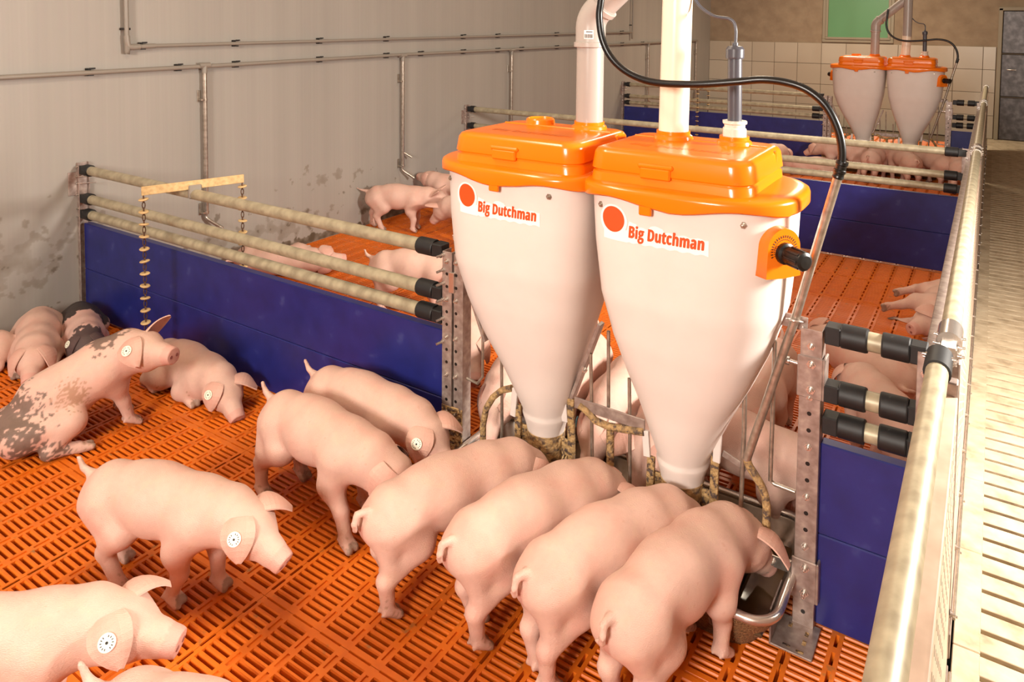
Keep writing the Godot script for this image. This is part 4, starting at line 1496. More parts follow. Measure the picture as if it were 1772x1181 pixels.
# spec: at (ground point under the trunk), turn (degrees, 0 = towards +x), size, pose, bend, head [yaw, pitch], feet, ears, tail, tag, patches, fat
func piglet(spec: Dictionary, label: String, group: String) -> MeshInstance3D:
	var pose: String = spec.get("pose", "stand")
	var cell: float = spec.get("cell", 0.0065)
	var fat: float = spec.get("fat", 1.0)
	var bend: float = spec.get("bend", 0.0)
	var head: Array = spec.get("head", [0.0, -0.3])
	var feet: Array = spec.get("feet", [[0, 0], [0, 0], [0, 0], [0, 0]])     # hind left, hind right, front left, front right
	var bones := Bones.new()
	# ---- trunk
	var lift: float = spec.get("lift", 0.0)
	var S := Vector3(-0.180, 0.250, 0)
	var M := Vector3(-0.03, 0.246, 0)
	var C := Vector3(0.115, 0.242, 0)
	if pose == "lie":
		S.y = 0.088; M.y = 0.090; C.y = 0.088
	elif pose == "sit":
		S = Vector3(-0.20, 0.088, 0); M = Vector3(-0.075, 0.150, 0); C = Vector3(0.06, 0.232, 0)
	# bend to the left or right from the loin forwards
	var turn_at := func(p: Vector3, amount: float, about: Vector3) -> Vector3: return about + (p - about).rotated(Vector3.UP, amount)
	M = turn_at.call(M, bend * 0.3, S)
	C = M + (C - Vector3(-0.03, M.y, 0)).rotated(Vector3.UP, bend * 0.8) if pose != "sit" else turn_at.call(C, bend * 0.6, S)
	var base_yaw := bend
	var up_pitch := 0.0 if pose != "sit" else 0.55
	bones.add(S, 0.070 * fat, M, 0.086 * fat, 0.03)
	bones.add(M, 0.086 * fat, C, 0.078 * fat, 0.03)
	bones.add(S + Vector3(-0.040, -0.014, 0.0) if pose != "sit" else S, 0.052 * fat, S, 0.066 * fat, 0.02)
	# withers and a flatter back
	bones.add(M + Vector3(-0.06, 0.030, 0), 0.058 * fat, C + Vector3(-0.01, 0.025, 0), 0.055 * fat, 0.03)
	# ---- neck and head
	var hy: float = base_yaw + head[0]
	var hp: float = head[1]
	var dn := dirv(base_yaw + head[0] * 0.35, up_pitch * 0.5 + 0.10 + hp * 0.35)
	var N := C + dn * 0.085 + Vector3(0, 0.014, 0)
	var dh := dirv(hy, hp * 0.8 + 0.12)
	var H := N + dh * 0.068
	var df := dirv(hy, hp - 0.10)
	var T := H + df * 0.085
	var E := T + df * 0.036
	var side := Vector3(sin(hy), 0, cos(hy))            # the head's right
	if spec.has("head_roll"):
		side = side.rotated(df, spec.head_roll)
	var top := side.cross(df).normalized()
	bones.add(C, 0.077 * fat, N, 0.067, 0.035)
	bones.add(N, 0.067, H, 0.056, 0.03)
	bones.add(H, 0.052, T, 0.033, 0.025)
	bones.add(T, 0.0315, E - df * 0.008, 0.029, 0.015)
	bones.add(E - df * 0.012, 0.030, E, 0.031, 0.005)
	bones.add(N - top * 0.028, 0.048, H - top * 0.030 + df * 0.02, 0.036, 0.025)
	bones.add(H - top * 0.030 + df * 0.02, 0.034, T - top * 0.016, 0.020, 0.02)
	for s in [-1.0, 1.0]:
		bones.add(H + side * s * 0.026 - top * 0.012, 0.038, H + side * s * 0.026 - top * 0.012 + df * 0.02, 0.032, 0.025)
		bones.add(H + side * s * 0.034 + top * 0.022 + df * 0.01, 0.025, H + side * s * 0.026 + top * 0.012 + df * 0.045, 0.016, 0.02)
	# ---- legs
	var toes := []
	var tuck := spec.has("roll")
	for s in [-1.0, 1.0]:
		var f: Array = feet[0 if s < 0 else 1]
		var g: Array = feet[2 if s < 0 else 3]
		var oh := Vector3(f[0], 0, f[1])
		var og := Vector3(g[0], 0, g[1])
		var hip := S + Vector3(0.010, -0.018, s * 0.036)
		var knee := Vector3(-0.125, 0.176, s * 0.050) + oh * 0.25
		var hock := Vector3(-0.205, 0.110, s * 0.049) + oh * 0.65
		var fet := Vector3(-0.188, 0.036, s * 0.047) + oh
		var toe := Vector3(-0.160, 0.0135, s * 0.047) + oh
		var sho := C + Vector3(0.0, -0.015, s * 0.040).rotated(Vector3.UP, bend)
		var elb := Vector3(0.088, 0.162, s * 0.055) + og * 0.2
		var car := Vector3(0.108, 0.096, s * 0.050) + og * 0.55
		var fft := Vector3(0.100, 0.034, s * 0.048) + og
		var ftoe := Vector3(0.127, 0.0135, s * 0.048) + og
		if bend != 0.0 and pose == "stand":
			elb = turn_at.call(elb, bend * 0.7, M)
			car = turn_at.call(car, bend * 0.7, M)
			fft = turn_at.call(fft, bend * 0.7, M)
			ftoe = turn_at.call(ftoe, bend * 0.7, M)
		if pose == "lie":
			hip = S + Vector3(0.01, -0.016, s * 0.048)
			knee = Vector3(-0.075, 0.056, s * 0.088) + oh * 0.3
			hock = Vector3(-0.175, 0.030, s * 0.098) + oh * 0.6
			fet = Vector3(-0.110, 0.021, s * 0.104) + oh
			toe = Vector3(-0.080, 0.0135, s * 0.104) + oh
			elb = Vector3(0.075, 0.042, s * 0.074) + og * 0.2
			car = Vector3(0.145, 0.030, s * 0.070) + og * 0.5
			fft = Vector3(0.200, 0.020, s * 0.067) + og
			ftoe = Vector3(0.230, 0.0135, s * 0.067) + og
			if bend != 0.0:
				elb = turn_at.call(elb, bend * 0.7, M)
				car = turn_at.call(car, bend * 0.7, M)
				fft = turn_at.call(fft, bend * 0.7, M)
				ftoe = turn_at.call(ftoe, bend * 0.7, M)
		elif pose == "sit":
			hip = S + Vector3(0.0, -0.01, s * 0.06)
			knee = Vector3(-0.055, 0.105, s * 0.105) + oh * 0.3
			hock = Vector3(-0.125, 0.030, s * 0.110) + oh * 0.7
			fet = Vector3(-0.040, 0.022, s * 0.112) + oh
			toe = Vector3(-0.002, 0.014, s * 0.112) + oh
			elb = Vector3(0.085, 0.170, s * 0.068) + og * 0.2
			car = Vector3(0.110, 0.100, s * 0.063) + og * 0.6
			fft = Vector3(0.128, 0.036, s * 0.060) + og
			ftoe = Vector3(0.160, 0.0135, s * 0.060) + og
		bones.add(hip, 0.058 * fat, knee, 0.043, 0.025)
		if pose == "stand":
			bones.add(S + Vector3(-0.032, -0.030, s * 0.030), 0.047 * fat, hock + Vector3(0.012, 0.045, 0), 0.027, 0.022)
		bones.add(knee, 0.041, hock, 0.0245, 0.02)
		bones.add(hock, 0.0228, fet, 0.0182, 0.010)
		bones.add(sho, 0.056, elb, 0.037, 0.03)
		bones.add(elb, 0.035, car, 0.0222, 0.025)
		bones.add(car, 0.0222, fft, 0.0180, 0.010)
		for foot in [[fet, toe], [fft, ftoe]]:
			var fw: Vector3 = foot[1] - foot[0]
			fw.y = 0
			fw = fw.normalized()
			var sd := fw.cross(Vector3.UP)
			for e in [-1.0, 1.0]:
				bones.add(foot[0] + sd * e * 0.007 - Vector3(0, 0.004, 0), 0.0145, foot[1] + sd * e * 0.0115, 0.0115, 0.007)
				bones.add(foot[0] - fw * 0.012 + sd * e * 0.010, 0.0065, foot[0] - fw * 0.020 + sd * e * 0.012 - Vector3(0, 0.008, 0), 0.005, 0.006)
			toes.append(foot[1])
	# ---- tail
	var root := S + Vector3(-0.078 * fat, 0.028, 0)
	match spec.get("tail", "up"):
		"up":
			bones.add(root, 0.013, root + Vector3(-0.028, 0.012, 0), 0.009, 0.014)
			bones.add(root + Vector3(-0.028, 0.012, 0), 0.009, root + Vector3(-0.040, 0.042, 0.004), 0.0065, 0.004)
		"curl":
			bones.add(root, 0.012, root + Vector3(-0.026, 0.004, 0.004), 0.0085, 0.010)
			bones.add(root + Vector3(-0.026, 0.004, 0.004), 0.0085, root + Vector3(-0.036, -0.014, 0.010), 0.0075, 0.003)
			bones.add(root + Vector3(-0.036, -0.014, 0.010), 0.0075, root + Vector3(-0.030, -0.034, 0.004), 0.0070, 0.003)
			bones.add(root + Vector3(-0.030, -0.034, 0.004), 0.0070, root + Vector3(-0.024, -0.042, -0.012), 0.0065, 0.003)
		"down":
			bones.add(root, 0.012, root + Vector3(-0.016, -0.030, 0.006), 0.0085, 0.012)
			bones.add(root + Vector3(-0.016, -0.030, 0.006), 0.0085, root + Vector3(-0.012, -0.066, 0.010), 0.0065, 0.003)
		"back":
			bones.add(root, 0.013, root + Vector3(-0.045, 0.006, 0.0), 0.008, 0.014)
			bones.add(root + Vector3(-0.045, 0.006, 0.0), 0.008, root + Vector3(-0.075, 0.020, 0.006), 0.006, 0.003)
	var shape: Array = skin_mesh(bones, cell)
	var verts: PackedVector3Array = shape[0]
	var tris: PackedInt32Array = shape[1]
	for i in verts.size():       # the flat disc of the snout
		var ahead := (verts[i] - E).dot(df) - 0.013
		if ahead > 0.0 and verts[i].distance_to(E) < 0.05:
			verts[i] -= df * ahead * 0.92

	# ---- colours: pale skin in blotches, pinker snout, horn on the toes, patches of the coat and caked dirt
	var base: Color = spec.get("skin", Color(0.655, 0.425, 0.345))
	var pink := Color(0.66, 0.33, 0.27)
	var horn := Color(0.24, 0.16, 0.11)
	var colours := PackedColorArray()
	colours.resize(verts.size())
	var patches: Array = spec.get("patches", [])
	var dirt: float = spec.get("dirt", 0.4)
	var shift := float(label.hash() % 1000) * 0.37
	for i in verts.size():
		var v := verts[i]
		var n1 := skin_noise.get_noise_3d(v.x * 9.0 + shift, v.y * 9.0, v.z * 9.0)
		var n2 := skin_noise.get_noise_3d(v.x * 60.0 + shift, v.y * 60.0, v.z * 60.0)
		var c := base * (1.0 + 0.07 * n1 + 0.05 * n2)
		c = c.lerp(Color(0.63, 0.33, 0.26), clampf(n1 * 1.1, 0.0, 0.40))
		var n3 := skin_noise.get_noise_3d(v.x * 26.0 + shift, v.y * 26.0 + 5.0, v.z * 26.0)
		c = c.lerp(Color(0.66, 0.47, 0.33), clampf(n3 * 0.8 - 0.1, 0.0, 0.22))
		if n2 > 0.62:
			c = c.lerp(Color(0.50, 0.25, 0.18), 0.35)
		if absf(v.z) < 0.011 + 0.004 * n2 and v.distance_to(root + Vector3(-0.008, -0.052, 0)) < 0.024:
			c = c.lerp(Color(0.52, 0.20, 0.15), 0.6)
		if v.distance_to(E) < 0.036:
			c = c.lerp(pink, 0.7)
		for tp in toes:
			var dd: float = v.distance_to(tp + Vector3(0.004, 0, 0))
			if dd < 0.021:
				c = c.lerp(horn, 0.75)
			elif dd < 0.075 and n2 * 0.6 + n1 * 0.4 > 0.42 - dirt * 0.5 + dd * 3.0:
				c = c.lerp(Color(0.34, 0.21, 0.12), 0.65)
		for q in patches:      # [centre, reach, colour, raggedness, fineness]
			var e: Vector3 = (v - q[0]) / q[1]
			var rag: float = skin_noise.get_noise_3d(v.x * q[4] + shift, v.y * q[4], v.z * q[4] + 7.0)
			if e.length() + rag * q[3] < 1.0:
				c = c.lerp(q[2], 0.96)
		colours[i] = c
	# ---- pose adjustments of the finished skin
	var place := Transform3D()
	if tuck:
		var mid := Vector3(0, 0.246, 0)
		place = Transform3D(Basis(), Vector3(0, 0.085 - 0.246, 0)) * Transform3D(Basis(), mid) * Transform3D(Basis(Vector3.RIGHT, spec.roll), Vector3.ZERO) * Transform3D(Basis(), -mid)
	var s2 := Shape.new()
	for i in verts.size():
		var w := place * verts[i]
		if w.y < 0.002 and (tuck or pose != "stand"):
			w.y = 0.002
		verts[i] = w
	var normals := PackedVector3Array()
	normals.resize(verts.size())
	for i in range(0, tris.size(), 3):
		var nn := (verts[tris[i + 2]] - verts[tris[i]]).cross(verts[tris[i + 1]] - verts[tris[i]])
		for e in 3:
			normals[tris[i + e]] += nn
	var outward := 0.0
	var centre := place * M
	for i in range(0, verts.size(), 7):
		outward += normals[i].dot(verts[i] - centre)
	var sg := 1.0 if outward > 0.0 else -1.0
	var flip := sg < 0.0
	for i in verts.size():
		normals[i] = (normals[i] * sg).normalized()
	for i in range(0, tris.size(), 3):
		for e in ([0, 2, 1] if flip else [0, 1, 2]):
			var id := tris[i + e]
			s2.p.append(verts[id])
			s2.n.append(normals[id])
			s2.uv.append(Vector2.ZERO)
			s2.col.append(colours[id])
	# ---- ears, eyes, nostrils: further pieces of the same skin
	var P := func(v: Vector3) -> Vector3: return place * v
	var D := func(v: Vector3) -> Vector3: return place.basis * v
	var tags := []
	for s in [-1.0, 1.0]:
		var style: String = spec.get("ears", "flop")
		if spec.has("ear_left") and s < 0: style = spec.ear_left
		if spec.has("ear_right") and s > 0: style = spec.ear_right
		var dir: Vector3
		var face: Vector3
		match style:
			"flop":
				dir = df * 0.62 + side * s * 0.52 - top * 0.42
				face = side * s * 0.85 + top * 0.45 + df * 0.25
			"perk":
				dir = top * 0.55 + side * s * 0.75 + df * 0.15
				face = df * 0.75 + side * s * 0.2 - top * 0.3
			"back":
				dir = -df * 0.55 + side * s * 0.65 + top * 0.35
				face = top * 0.6 + side * s * 0.7
			"out":
				dir = side * s * 0.8 + df * 0.55 + top * 0.12
				face = top * 0.85 + side * s * 0.2 - df * 0.35
			"hang":
				dir = side * s * 0.42 + df * 0.25 - top * 0.85
				face = side * s * 0.95 + top * 0.25 + df * 0.1
		dir = dir.normalized()
		face = (face - dir * face.dot(dir)).normalized()
		var wide := dir.cross(face)
		var from: Vector3 = H + side * s * 0.040 + top * 0.036 - df * 0.012
		var len: float = spec.get("ear", 0.098)
		var outer_rows := []
		var inner_rows := []
		var skin_c := base * Color(1.0, 0.88, 0.86)
		for r in 9:
			var t := r / 8.0
			var w := 0.044 * pow(sin(PI * clampf(0.22 + 0.76 * t, 0.0, 0.985)), 0.75)
			var ro := PackedVector3Array()
			var ri := PackedVector3Array()
			for q in 9:
				var u := (q / 4.0 - 1.0)
				var cup := -0.016 * (1.0 - u * u) * (1.0 - t * 0.6) + 0.016 * t * t
				if style == "flop" or style == "hang" or style == "out" or style == "back":
					cup = 0.010 * (1.0 - u * u) - 0.030 * t * t + 0.012 * sin(t * PI)
				var v: Vector3 = from + dir * (t * len - 0.012) + wide * (u * w) + face * cup
				ro.append(P.call(v + face * 0.002))
				ri.append(P.call(v - face * 0.002))
			outer_rows.append(ro)
			inner_rows.append(ri)
		for lay in [[outer_rows, 1.0], [inner_rows, -1.0]]:
			var rows: Array = lay[0]
			for r in 8:
				for q in 8:
					var nrm: Vector3 = ((rows[r][q + 1] - rows[r][q]).cross(rows[r + 1][q] - rows[r][q])).normalized()
					if nrm.dot(D.call(face)) * lay[1] < 0.0:
						nrm = -nrm
					s2.colour = skin_c if q > 1 and q < 7 else base * Color(1, 0.94, 0.92)
					if spec.has("ear_colour"): s2.colour = spec.ear_colour
					s2.quad(rows[r][q], rows[r][q + 1], rows[r + 1][q + 1], rows[r + 1][q], nrm)
		for r in 8:      # rims
			for q in [0, 8]:
				s2.quad(outer_rows[r][q], outer_rows[r + 1][q], inner_rows[r + 1][q], inner_rows[r][q], D.call(wide * (-1.0 if q == 0 else 1.0)))
		for q in 8:
			s2.quad(outer_rows[8][q], outer_rows[8][q + 1], inner_rows[8][q + 1], inner_rows[8][q], D.call(dir))
		if spec.get("tag", "") == ("left" if s < 0 else "right") or spec.get("tag", "") == "both":
			var tc: Vector3 = (outer_rows[4][4] + outer_rows[4][5]) * 0.5
			tags.append([tc, (outer_rows[4][5] - outer_rows[4][3]).cross(outer_rows[5][4] - outer_rows[3][4]).normalized(), D.call(face)])
		# eye: a dark ball under a lid
		var ec: Vector3 = H + side * s * 0.045 + top * 0.013 + df * 0.034
		s2.colour = Color(0.03, 0.018, 0.012)
		var ball := SphereMesh.new()
		ball.radius = 0.0085
		ball.height = 0.017
		ball.radial_segments = 10
		ball.rings = 5
		var ar := ball.get_mesh_arrays()
		var bv: PackedVector3Array = ar[Mesh.ARRAY_VERTEX]
		var bi: PackedInt32Array = ar[Mesh.ARRAY_INDEX]
		for i in range(0, bi.size(), 3):
			s2.tri(P.call(ec + bv[bi[i]]), P.call(ec + bv[bi[i + 1]]), P.call(ec + bv[bi[i + 2]]), bv[bi[i]].normalized(), bv[bi[i + 1]].normalized(), bv[bi[i + 2]].normalized())
		s2.colour = Color(0.30, 0.10, 0.08)
		s2.lathe(P.call(E + df * 0.0140 + side * s * 0.0125), D.call(df), [[0.0065, 0.0], [0.006, 0.0012], [0.0, 0.0006]], 8)
	# ---- put it in the pen
	var o := MeshInstance3D.new()
	o.name = numbered("piglet")
	o.mesh = s2.mesh()
	o.material_override = mat.skin if cell < 0.009 else mat.skin_far
	add_child(o)
	var at: Vector2 = spec.at
	o.transform = Transform3D(Basis(Vector3.UP, deg_to_rad(spec.turn)).scaled(Vector3.ONE * spec.get("size", 1.0)), Vector3(at.x, 0.0, at.y))
	tag(o, label, "piglet", group)
	for e in tags:
		var nrm: Vector3 = e[1]
		if nrm.dot(e[2]) < 0.0:
			nrm = -nrm
		var b := Shape.new()
		b.lathe(e[0] + nrm * 0.0005, nrm, [[0.0, 0.0], [0.0168, 0.0], [0.0175, 0.0012], [0.0168, 0.0028], [0.0, 0.0028]], 24)
		var tg := part("ear_tag", b, spec.get("tag_colour", mat.tag), o)
		tg.set_meta("label", "round ear tag")
		var dk := Shape.new()
		var sd := nrm.cross(Vector3.UP).normalized()
		var upv := sd.cross(nrm)
		dk.lathe(e[0] + nrm * 0.0033, nrm, [[0.0028, 0.0], [0.0028, 0.001], [0.0, 0.0012]], 8)
		for k in 14:
			if k == 3 or k == 10: continue
			var a := TAU * k / 14.0
			dk.box(e[0] + nrm * 0.0034 + (sd * cos(a) + upv * sin(a)) * 0.0115, Vector3(0.0016, 0.0036, 0.0006), 0.0, Basis(sd, upv, nrm) * Basis(Vector3.BACK, a - PI / 2))
		part("tag_print", dk, mat.dark_ink, tg)
	return o


func piglets() -> void:
	skin_noise.seed = 3
	skin_noise.frequency = 1.0
	skin_noise.fractal_octaves = 3
	var A := "piglets in the front pen"
	var B := "piglets in the second pen"
	var C := "piglets in the third pen"
	var mud := Color(0.17, 0.11, 0.085)
	var black := Color(0.022, 0.017, 0.016)
	# --- front pen
	piglet({at = Vector2(2.085, 0.83), turn = 17, head = [-0.12, -0.42], feet = [[-0.02, 0.0], [0.07, 0.01], [0.03, 0.01], [-0.05, 0.0]], tag = "right", ears = "flop", ear_left = "out", size = 0.98, dirt = 0.5},
		"standing piglet with a tagged drooping ear, walking between the sitting and the feeding ones", A)
	piglet({at = Vector2(2.20, 1.30), turn = 48, head = [-0.32, -0.16], tag = "right", ears = "flop", ear_left = "out", size = 0.98},
		"piglet with a tagged ear whose back is overlapped by another's rump", A)
	piglet({at = Vector2(2.785, 1.185), turn = 14, head = [0.0, -0.4], tail = "up"},
		"piglet showing only rump, back and upturned tail against a tagged one", A)
	piglet({at = Vector2(1.125, 0.565), turn = 74, pose = "sit", bend = -0.25, head = [-0.80, 0.10], tag = "right", ears = "perk", ear_right = "flop", feet = [[0, 0], [0.0, 0.015], [0, 0], [0.0, 0.0]], dirt = 0.7, size = 1.07, fat = 1.05,
		patches = [[Vector3(-0.23, 0.15, 0.05), Vector3(0.085, 0.07, 0.10), mud, 1.5, 42.0], [Vector3(-0.19, 0.09, 0.10), Vector3(0.05, 0.075, 0.06), mud, 1.5, 42.0], [Vector3(0.09, 0.325, 0.03), Vector3(0.075, 0.05, 0.075), mud, 0.8, 34.0], [Vector3(-0.05, 0.19, 0.10), Vector3(0.032, 0.03, 0.04), Color(0.45, 0.26, 0.17), 2.2, 90.0], [Vector3(-0.14, 0.03, 0.12), Vector3(0.05, 0.03, 0.05), mud, 2.4, 80.0]]},
		"sitting piglet with brown mottled patches on rump and neck", A)
	piglet({at = Vector2(1.16, 0.150), turn = -3, pose = "lie", head = [-0.16, -0.48], tag = "right", ears = "flop", ear_left = "out", feet = [[0, 0], [0, 0], [0, 0], [-0.075, 0.01]], size = 1.0},
		"piglet asleep along the blue planks with a tagged ear over its eye", A)
	piglet({at = Vector2(0.31, 0.355), turn = -27, pose = "lie", head = [-0.05, -0.30], tail = "down", ears = "flop", ear = 0.105, size = 1.0, dirt = 0.6},
		"piglet lying in the corner facing out, both ears hanging, no tag", A)
	piglet({at = Vector2(0.345, 0.175), turn = -22, pose = "lie", head = [-0.1, -0.30], tail = "down", ears = "flop", tag = "right", size = 0.9, skin = Color(0.62, 0.40, 0.34), ear_colour = Color(0.10, 0.06, 0.055),
		patches = [[Vector3(-0.10, 0.15, 0.0), Vector3(0.125, 0.15, 0.17), black, 0.25, 20.0], [Vector3(0.32, 0.10, 0.0), Vector3(0.13, 0.12, 0.12), Color(0.06, 0.04, 0.038), 0.5, 24.0]]},
		"black and pink saddled piglet lying in the corner of wall and planks", A)
	piglet({at = Vector2(0.21, 0.66), turn = 250, pose = "lie", head = [0.0, -0.2], tail = "back", size = 0.95},
		"piglet at the wall of which only the rump and tail show", A)
	piglet({at = Vector2(2.20, 0.385), turn = -3, ears = "hang", head = [0.30, -0.8], tail = "up", feet = [[-0.01, -0.02], [-0.03, 0.02], [-0.02, -0.04], [0.075, 0.02]], size = 1.02, dirt = 0.6},
		"standing piglet with raised tail and lowered head behind the feeding row", A)
	piglet({at = Vector2(2.175, 0.165), turn = 1, head = [-0.10, -0.62], tag = "right", ears = "flop", ear_left = "out", tail = "up"},
		"piglet walking along the blue planks with a tagged ear", A)
	piglet({at = Vector2(2.685, 0.365), turn = 69, head = [-0.15, -0.75], tail = "curl", feet = [[0.03, -0.03], [-0.03, 0.0], [-0.02, 0], [0.0, 0.0]], ears = "hang", dirt = 0.7},
		"feeding piglet at the post end of the row, curled tail towards the empty floor", A)
	piglet({at = Vector2(2.925, 0.325), turn = 70, head = [-0.2, -0.8], tail = "curl", ears = "out", dirt = 0.7, feet = [[0.02, 0.02], [-0.02, 0.0], [0, 0], [0, 0]], fat = 1.02},
		"second feeding piglet from the steel post, plain rump and curled tail", A)
	piglet({at = Vector2(3.14, 0.32), turn = 68, head = [-0.15, -0.8], tail = "curl", ears = "out", patches = [[Vector3(-0.19, 0.19, 0.125), Vector3(0.012, 0.014, 0.02), Color(0.35, 0.2, 0.16), 0.2, 30.0]], feet = [[-0.02, 0.03], [-0.03, -0.01], [0, 0], [0, 0]]},
		"third feeding piglet from the steel post with a brown spot on its thigh", A)
	piglet({at = Vector2(3.318, 0.315), turn = 77, head = [-0.30, -0.75], tail = "curl", ears = "out", feet = [[0.0, 0.01], [0.0, 0.0], [0, 0], [0.0, 0.01]]},
		"feeding piglet with its head over the open end of the trough", A)
	# --- second pen
	piglet({at = Vector2(0.31, -2.10), turn = 24, head = [0.0, -0.25], tail = "back", cell = 0.0095, ears = "perk", feet = [[-0.05, 0], [0.05, 0], [0, 0], [0, 0]]},
		"piglet standing broadside by the panel wall", B)
	piglet({at = Vector2(0.95, -2.14), turn = 194, head = [-0.25, -0.75], cell = 0.0095, ears = "perk"},
		"piglet by the wall lowering its head towards another's chest", B)
	piglet({at = Vector2(0.42, -2.62), turn = 190, head = [-0.35, 0.05], cell = 0.0095, ears = "hang"},
		"piglet by the wall looking over another's back", B)
	piglet({at = Vector2(0.33, -0.98), turn = 35, pose = "stand", roll = 1.35, head = [0.0, -0.4], cell = 0.0095},
		"piglet stretched on its side at the wall behind the rails", B)
	piglet({at = Vector2(2.00, -0.58), turn = -45, head = [0.0, -0.6], cell = 0.008, tail = "down"},
		"piglet standing right behind the blue planks at the steel post", B)
	piglet({at = Vector2(1.42, -0.98), turn = 20, head = [-0.5, -0.45], cell = 0.009, ears = "flop", tag = "both", tag_colour = plain(0.88, 0.90, 0.55, 0.5)},
		"piglet behind the steel post with a yellow ear tag", B)
	piglet({at = Vector2(1.50, -1.62), turn = 60, head = [-0.2, -0.3], cell = 0.0095, ears = "perk"},
		"piglet half hidden behind the first hopper", B)
	piglet({at = Vector2(2.46, -0.40), turn = -84, head = [0.0, -0.85], cell = 0.0085, ears = "hang"},
		"piglet feeding from behind, next to the steel post", B)
	piglet({at = Vector2(2.64, -0.44), turn = -80, head = [0.1, -0.85], cell = 0.0085, ears = "hang"},
		"piglet feeding from behind under the first hopper", B)
	piglet({at = Vector2(2.85, -0.44), turn = -88, head = [0.0, -0.85], cell = 0.0085, ears = "hang", tag = "right", tag_colour = mat.tag_blue, tail = "up"},
		"piglet feeding from behind with a blue tag, seen between the rods", B)
	piglet({at = Vector2(3.05, -0.42), turn = -92, head = [0.0, -0.8], cell = 0.0085, ears = "out", tail = "up"},
		"piglet feeding from behind with raised tail, between the two hoppers", B)
	piglet({at = Vector2(3.32, -0.30), turn = -10, head = [0.25, -0.45], cell = 0.0085, size = 1.0},
		"piglet standing across behind the trough beside the right post", B)
	piglet({at = Vector2(3.24, -0.78), turn = -88, head = [0.0, -0.6], cell = 0.0085, tail = "up"},
		"piglet behind the second hopper with its tail up", B)
	piglet({at = Vector2(3.47, -1.50), turn = 138, roll = -1.25, head = [0.0, -0.3], cell = 0.0085, tail = "curl"},
		"piglet asleep on its side in the middle of the second pen, rump to the gate", B)
	piglet({at = Vector2(3.715, -2.42), turn = -96, roll = -1.3, head = [0.0, -0.4], cell = 0.0085, ears = "flop", feet = [[0.03, 0], [0.06, 0], [0.0, 0], [0.05, 0.0]]},
		"piglet asleep on its side against the long gate, legs stretched out", B)
	piglet({at = Vector2(3.64, -0.74), turn = 118, head = [0.0, -0.5], cell = 0.0085, lift = 0.0},
		"piglet standing behind the short partition by the gate", B)
	# --- third pen
	piglet({at = Vector2(2.40, -6.02), turn = 200, pose = "lie", head = [0.3, 0.0], cell = 0.011, ears = "perk", tail = "down"},
		"piglet lying in the third pen with its head raised", C)
	piglet({at = Vector2(2.62, -6.25), turn = 170, head = [0.0, -0.5], cell = 0.011, tail = "curl"},
		"piglet standing over a lying one in the third pen", C)
	piglet({at = Vector2(2.96, -6.06), turn = 82, head = [0.0, -0.7], cell = 0.011, tail = "curl"},
		"piglet seen from behind at the unlettered feeder", C)
	piglet({at = Vector2(3.20, -6.05), turn = 120, head = [0.0, -0.6], cell = 0.011, tail = "curl"},
		"piglet at the unlettered feeder between the one seen from behind and the outer hopper", C)
	piglet({at = Vector2(3.44, -6.12), turn = 128, head = [0.0, -0.6], cell = 0.011, tail = "down"},
		"piglet beside the unlettered feeder's outer hopper", C)
	piglet({at = Vector2(3.66, -5.98), turn = 97, head = [0.0, -0.6], cell = 0.011, tail = "down"},
		"piglet in the third pen closest to the gate", C)
	piglet({at = Vector2(2.02, -5.60), turn = 60, head = [0.0, -0.6], cell = 0.011, tail = "up"},
		"piglet in the third pen half hidden by an orange lid", C)


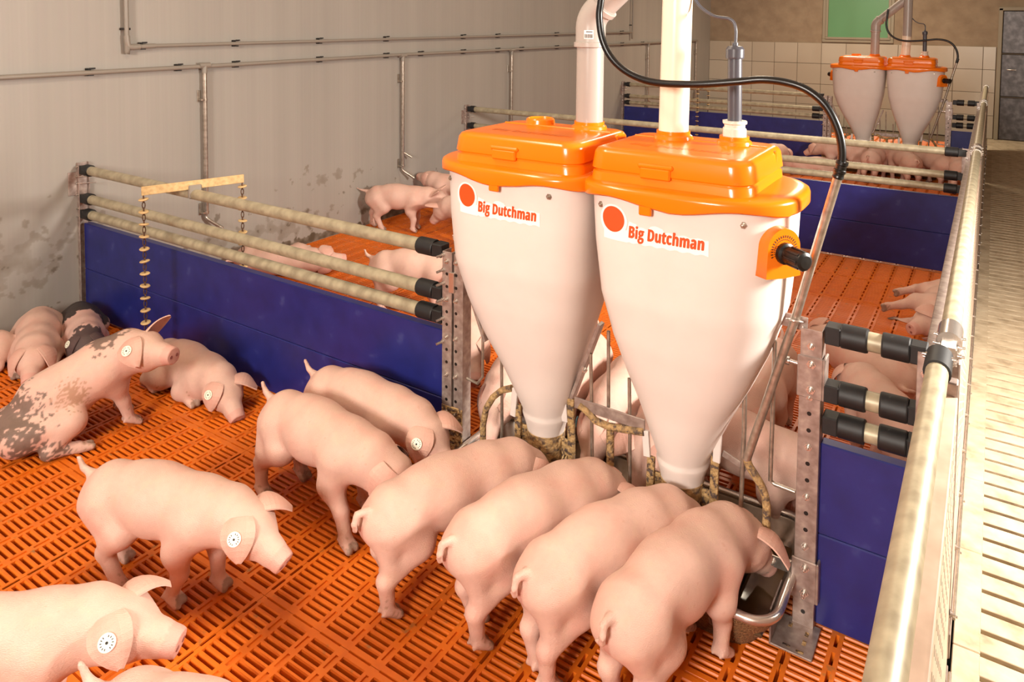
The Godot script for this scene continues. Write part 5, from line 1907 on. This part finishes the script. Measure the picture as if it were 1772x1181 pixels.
func _ready() -> void:
	rng.seed = 7
	# camera: a level lens with the picture area shifted down
	var cam := Camera3D.new()
	cam.name = "camera"
	cam.projection = Camera3D.PROJECTION_FRUSTUM
	cam.keep_aspect = Camera3D.KEEP_HEIGHT
	cam.near = 0.05
	cam.far = 60.0
	cam.size = 0.05 * 1181.0 / F
	cam.frustum_offset = Vector2(0.05 * (886.0 - CX) / F, -0.05 * (590.5 - CY) / F)
	add_child(cam)
	cam.transform = Transform3D(view, EYE)
	cam.current = true
	var env := WorldEnvironment.new()
	env.name = "environment"
	env.environment = Environment.new()
	env.environment.background_mode = Environment.BG_COLOR
	env.environment.background_color = Color(0, 0, 0)
	env.environment.tonemap_mode = Environment.TONE_MAPPER_LINEAR
	env.environment.tonemap_exposure = 0.86
	env.environment.sdfgi_enabled = true
	env.environment.ssao_enabled = true
	env.environment.ssil_enabled = true
	add_child(env)
	make_materials()
	flash("black softbox flash on a stand in the aisle beside the gates", Vector3(5.0, 1.62, -0.75), Vector3(2.3, 0.35, -0.9), Vector2(0.36, 0.36), 19.0)
	flash("large black softbox flash on a stand behind the photographer", Vector3(3.3, 2.30, 4.9), Vector3(2.4, 0.4, -0.6), Vector2(0.9, 0.9), 30.0)
	added_ceiling_lamp(Vector3(2.4, 2.83, -3.4), 4.0, "unseen tube lamp added on the ceiling over the second pen")
	added_ceiling_lamp(Vector3(2.4, 2.83, -7.8), 12.0, "unseen tube lamp added on the ceiling near the tiled wall")
	added_ceiling_lamp(Vector3(2.0, 2.83, 0.8), 4.0, "unseen tube lamp added on the ceiling over the front pen")

	build_room()
	build_floor()
	partition(0.0, true, "blue plank partition with three rails and the piglets lying along it", "short blue partition with black sleeved rails beside the nearest gate")
	partition(-PEN, false, "blue plank partition with three pale rails running unbroken from wall to gate", "")
	partition(-2.0 * PEN, true, "blue plank partition with rails ending at the unlettered feeder", "short blue partition between the unlettered feeder and the far gate")
	gate(0.02, 1.86, "nearest aisle gate with a thick brass toned top rail", true)
	gate(-PEN + 0.03, -0.06, "long aisle gate between the first and second partition", false)
	gate(-2.0 * PEN + 0.03, -PEN - 0.04, "aisle gate between the second and third partition", false)
	gate(-8.85, -2.0 * PEN - 0.04, "farthest aisle gate ending before the tiled wall", false)

	var feeder := build_feeder("white double hopper feeder with orange lids and lettered stickers")
	var second := feeder.duplicate()
	second.name = numbered("pig_feeder")
	add_child(second)
	second.position = Vector3(0.0, 0, -2.0 * PEN)
	tag(second, "white double hopper feeder without lettering in front of the tiled wall", "feeder", "double hopper feeders in the partitions")
	for h in second.get_children():
		for c in h.get_children():
			if str(c.name).begins_with("logo_sticker") or str(c.name).begins_with("sticker_print"):
				h.remove_child(c)
				c.free()
	for f in [feeder, second]:
		f.position += Vector3(2.99, 0, 0)
		shift_parts(f, Vector3(-2.99, 0, 0))
	feed_lines(0.0, false)
	feed_lines(-2.0 * PEN, true)
	wall_pipes()
	chain_toy(Vector3(0.975, 0, 0.0), 0.215, 12, 11, "chains of wooden discs on a bar laid over the first top rail", -0.31)
	var c3 := on_z(1207, 150, -2.0 * PEN + 0.2)
	chain_toy(Vector3(c3.x, 0, -2.0 * PEN), 0.2, 11, 11, "chains of wooden discs hanging at the third partition", 0.0)
	piglets()
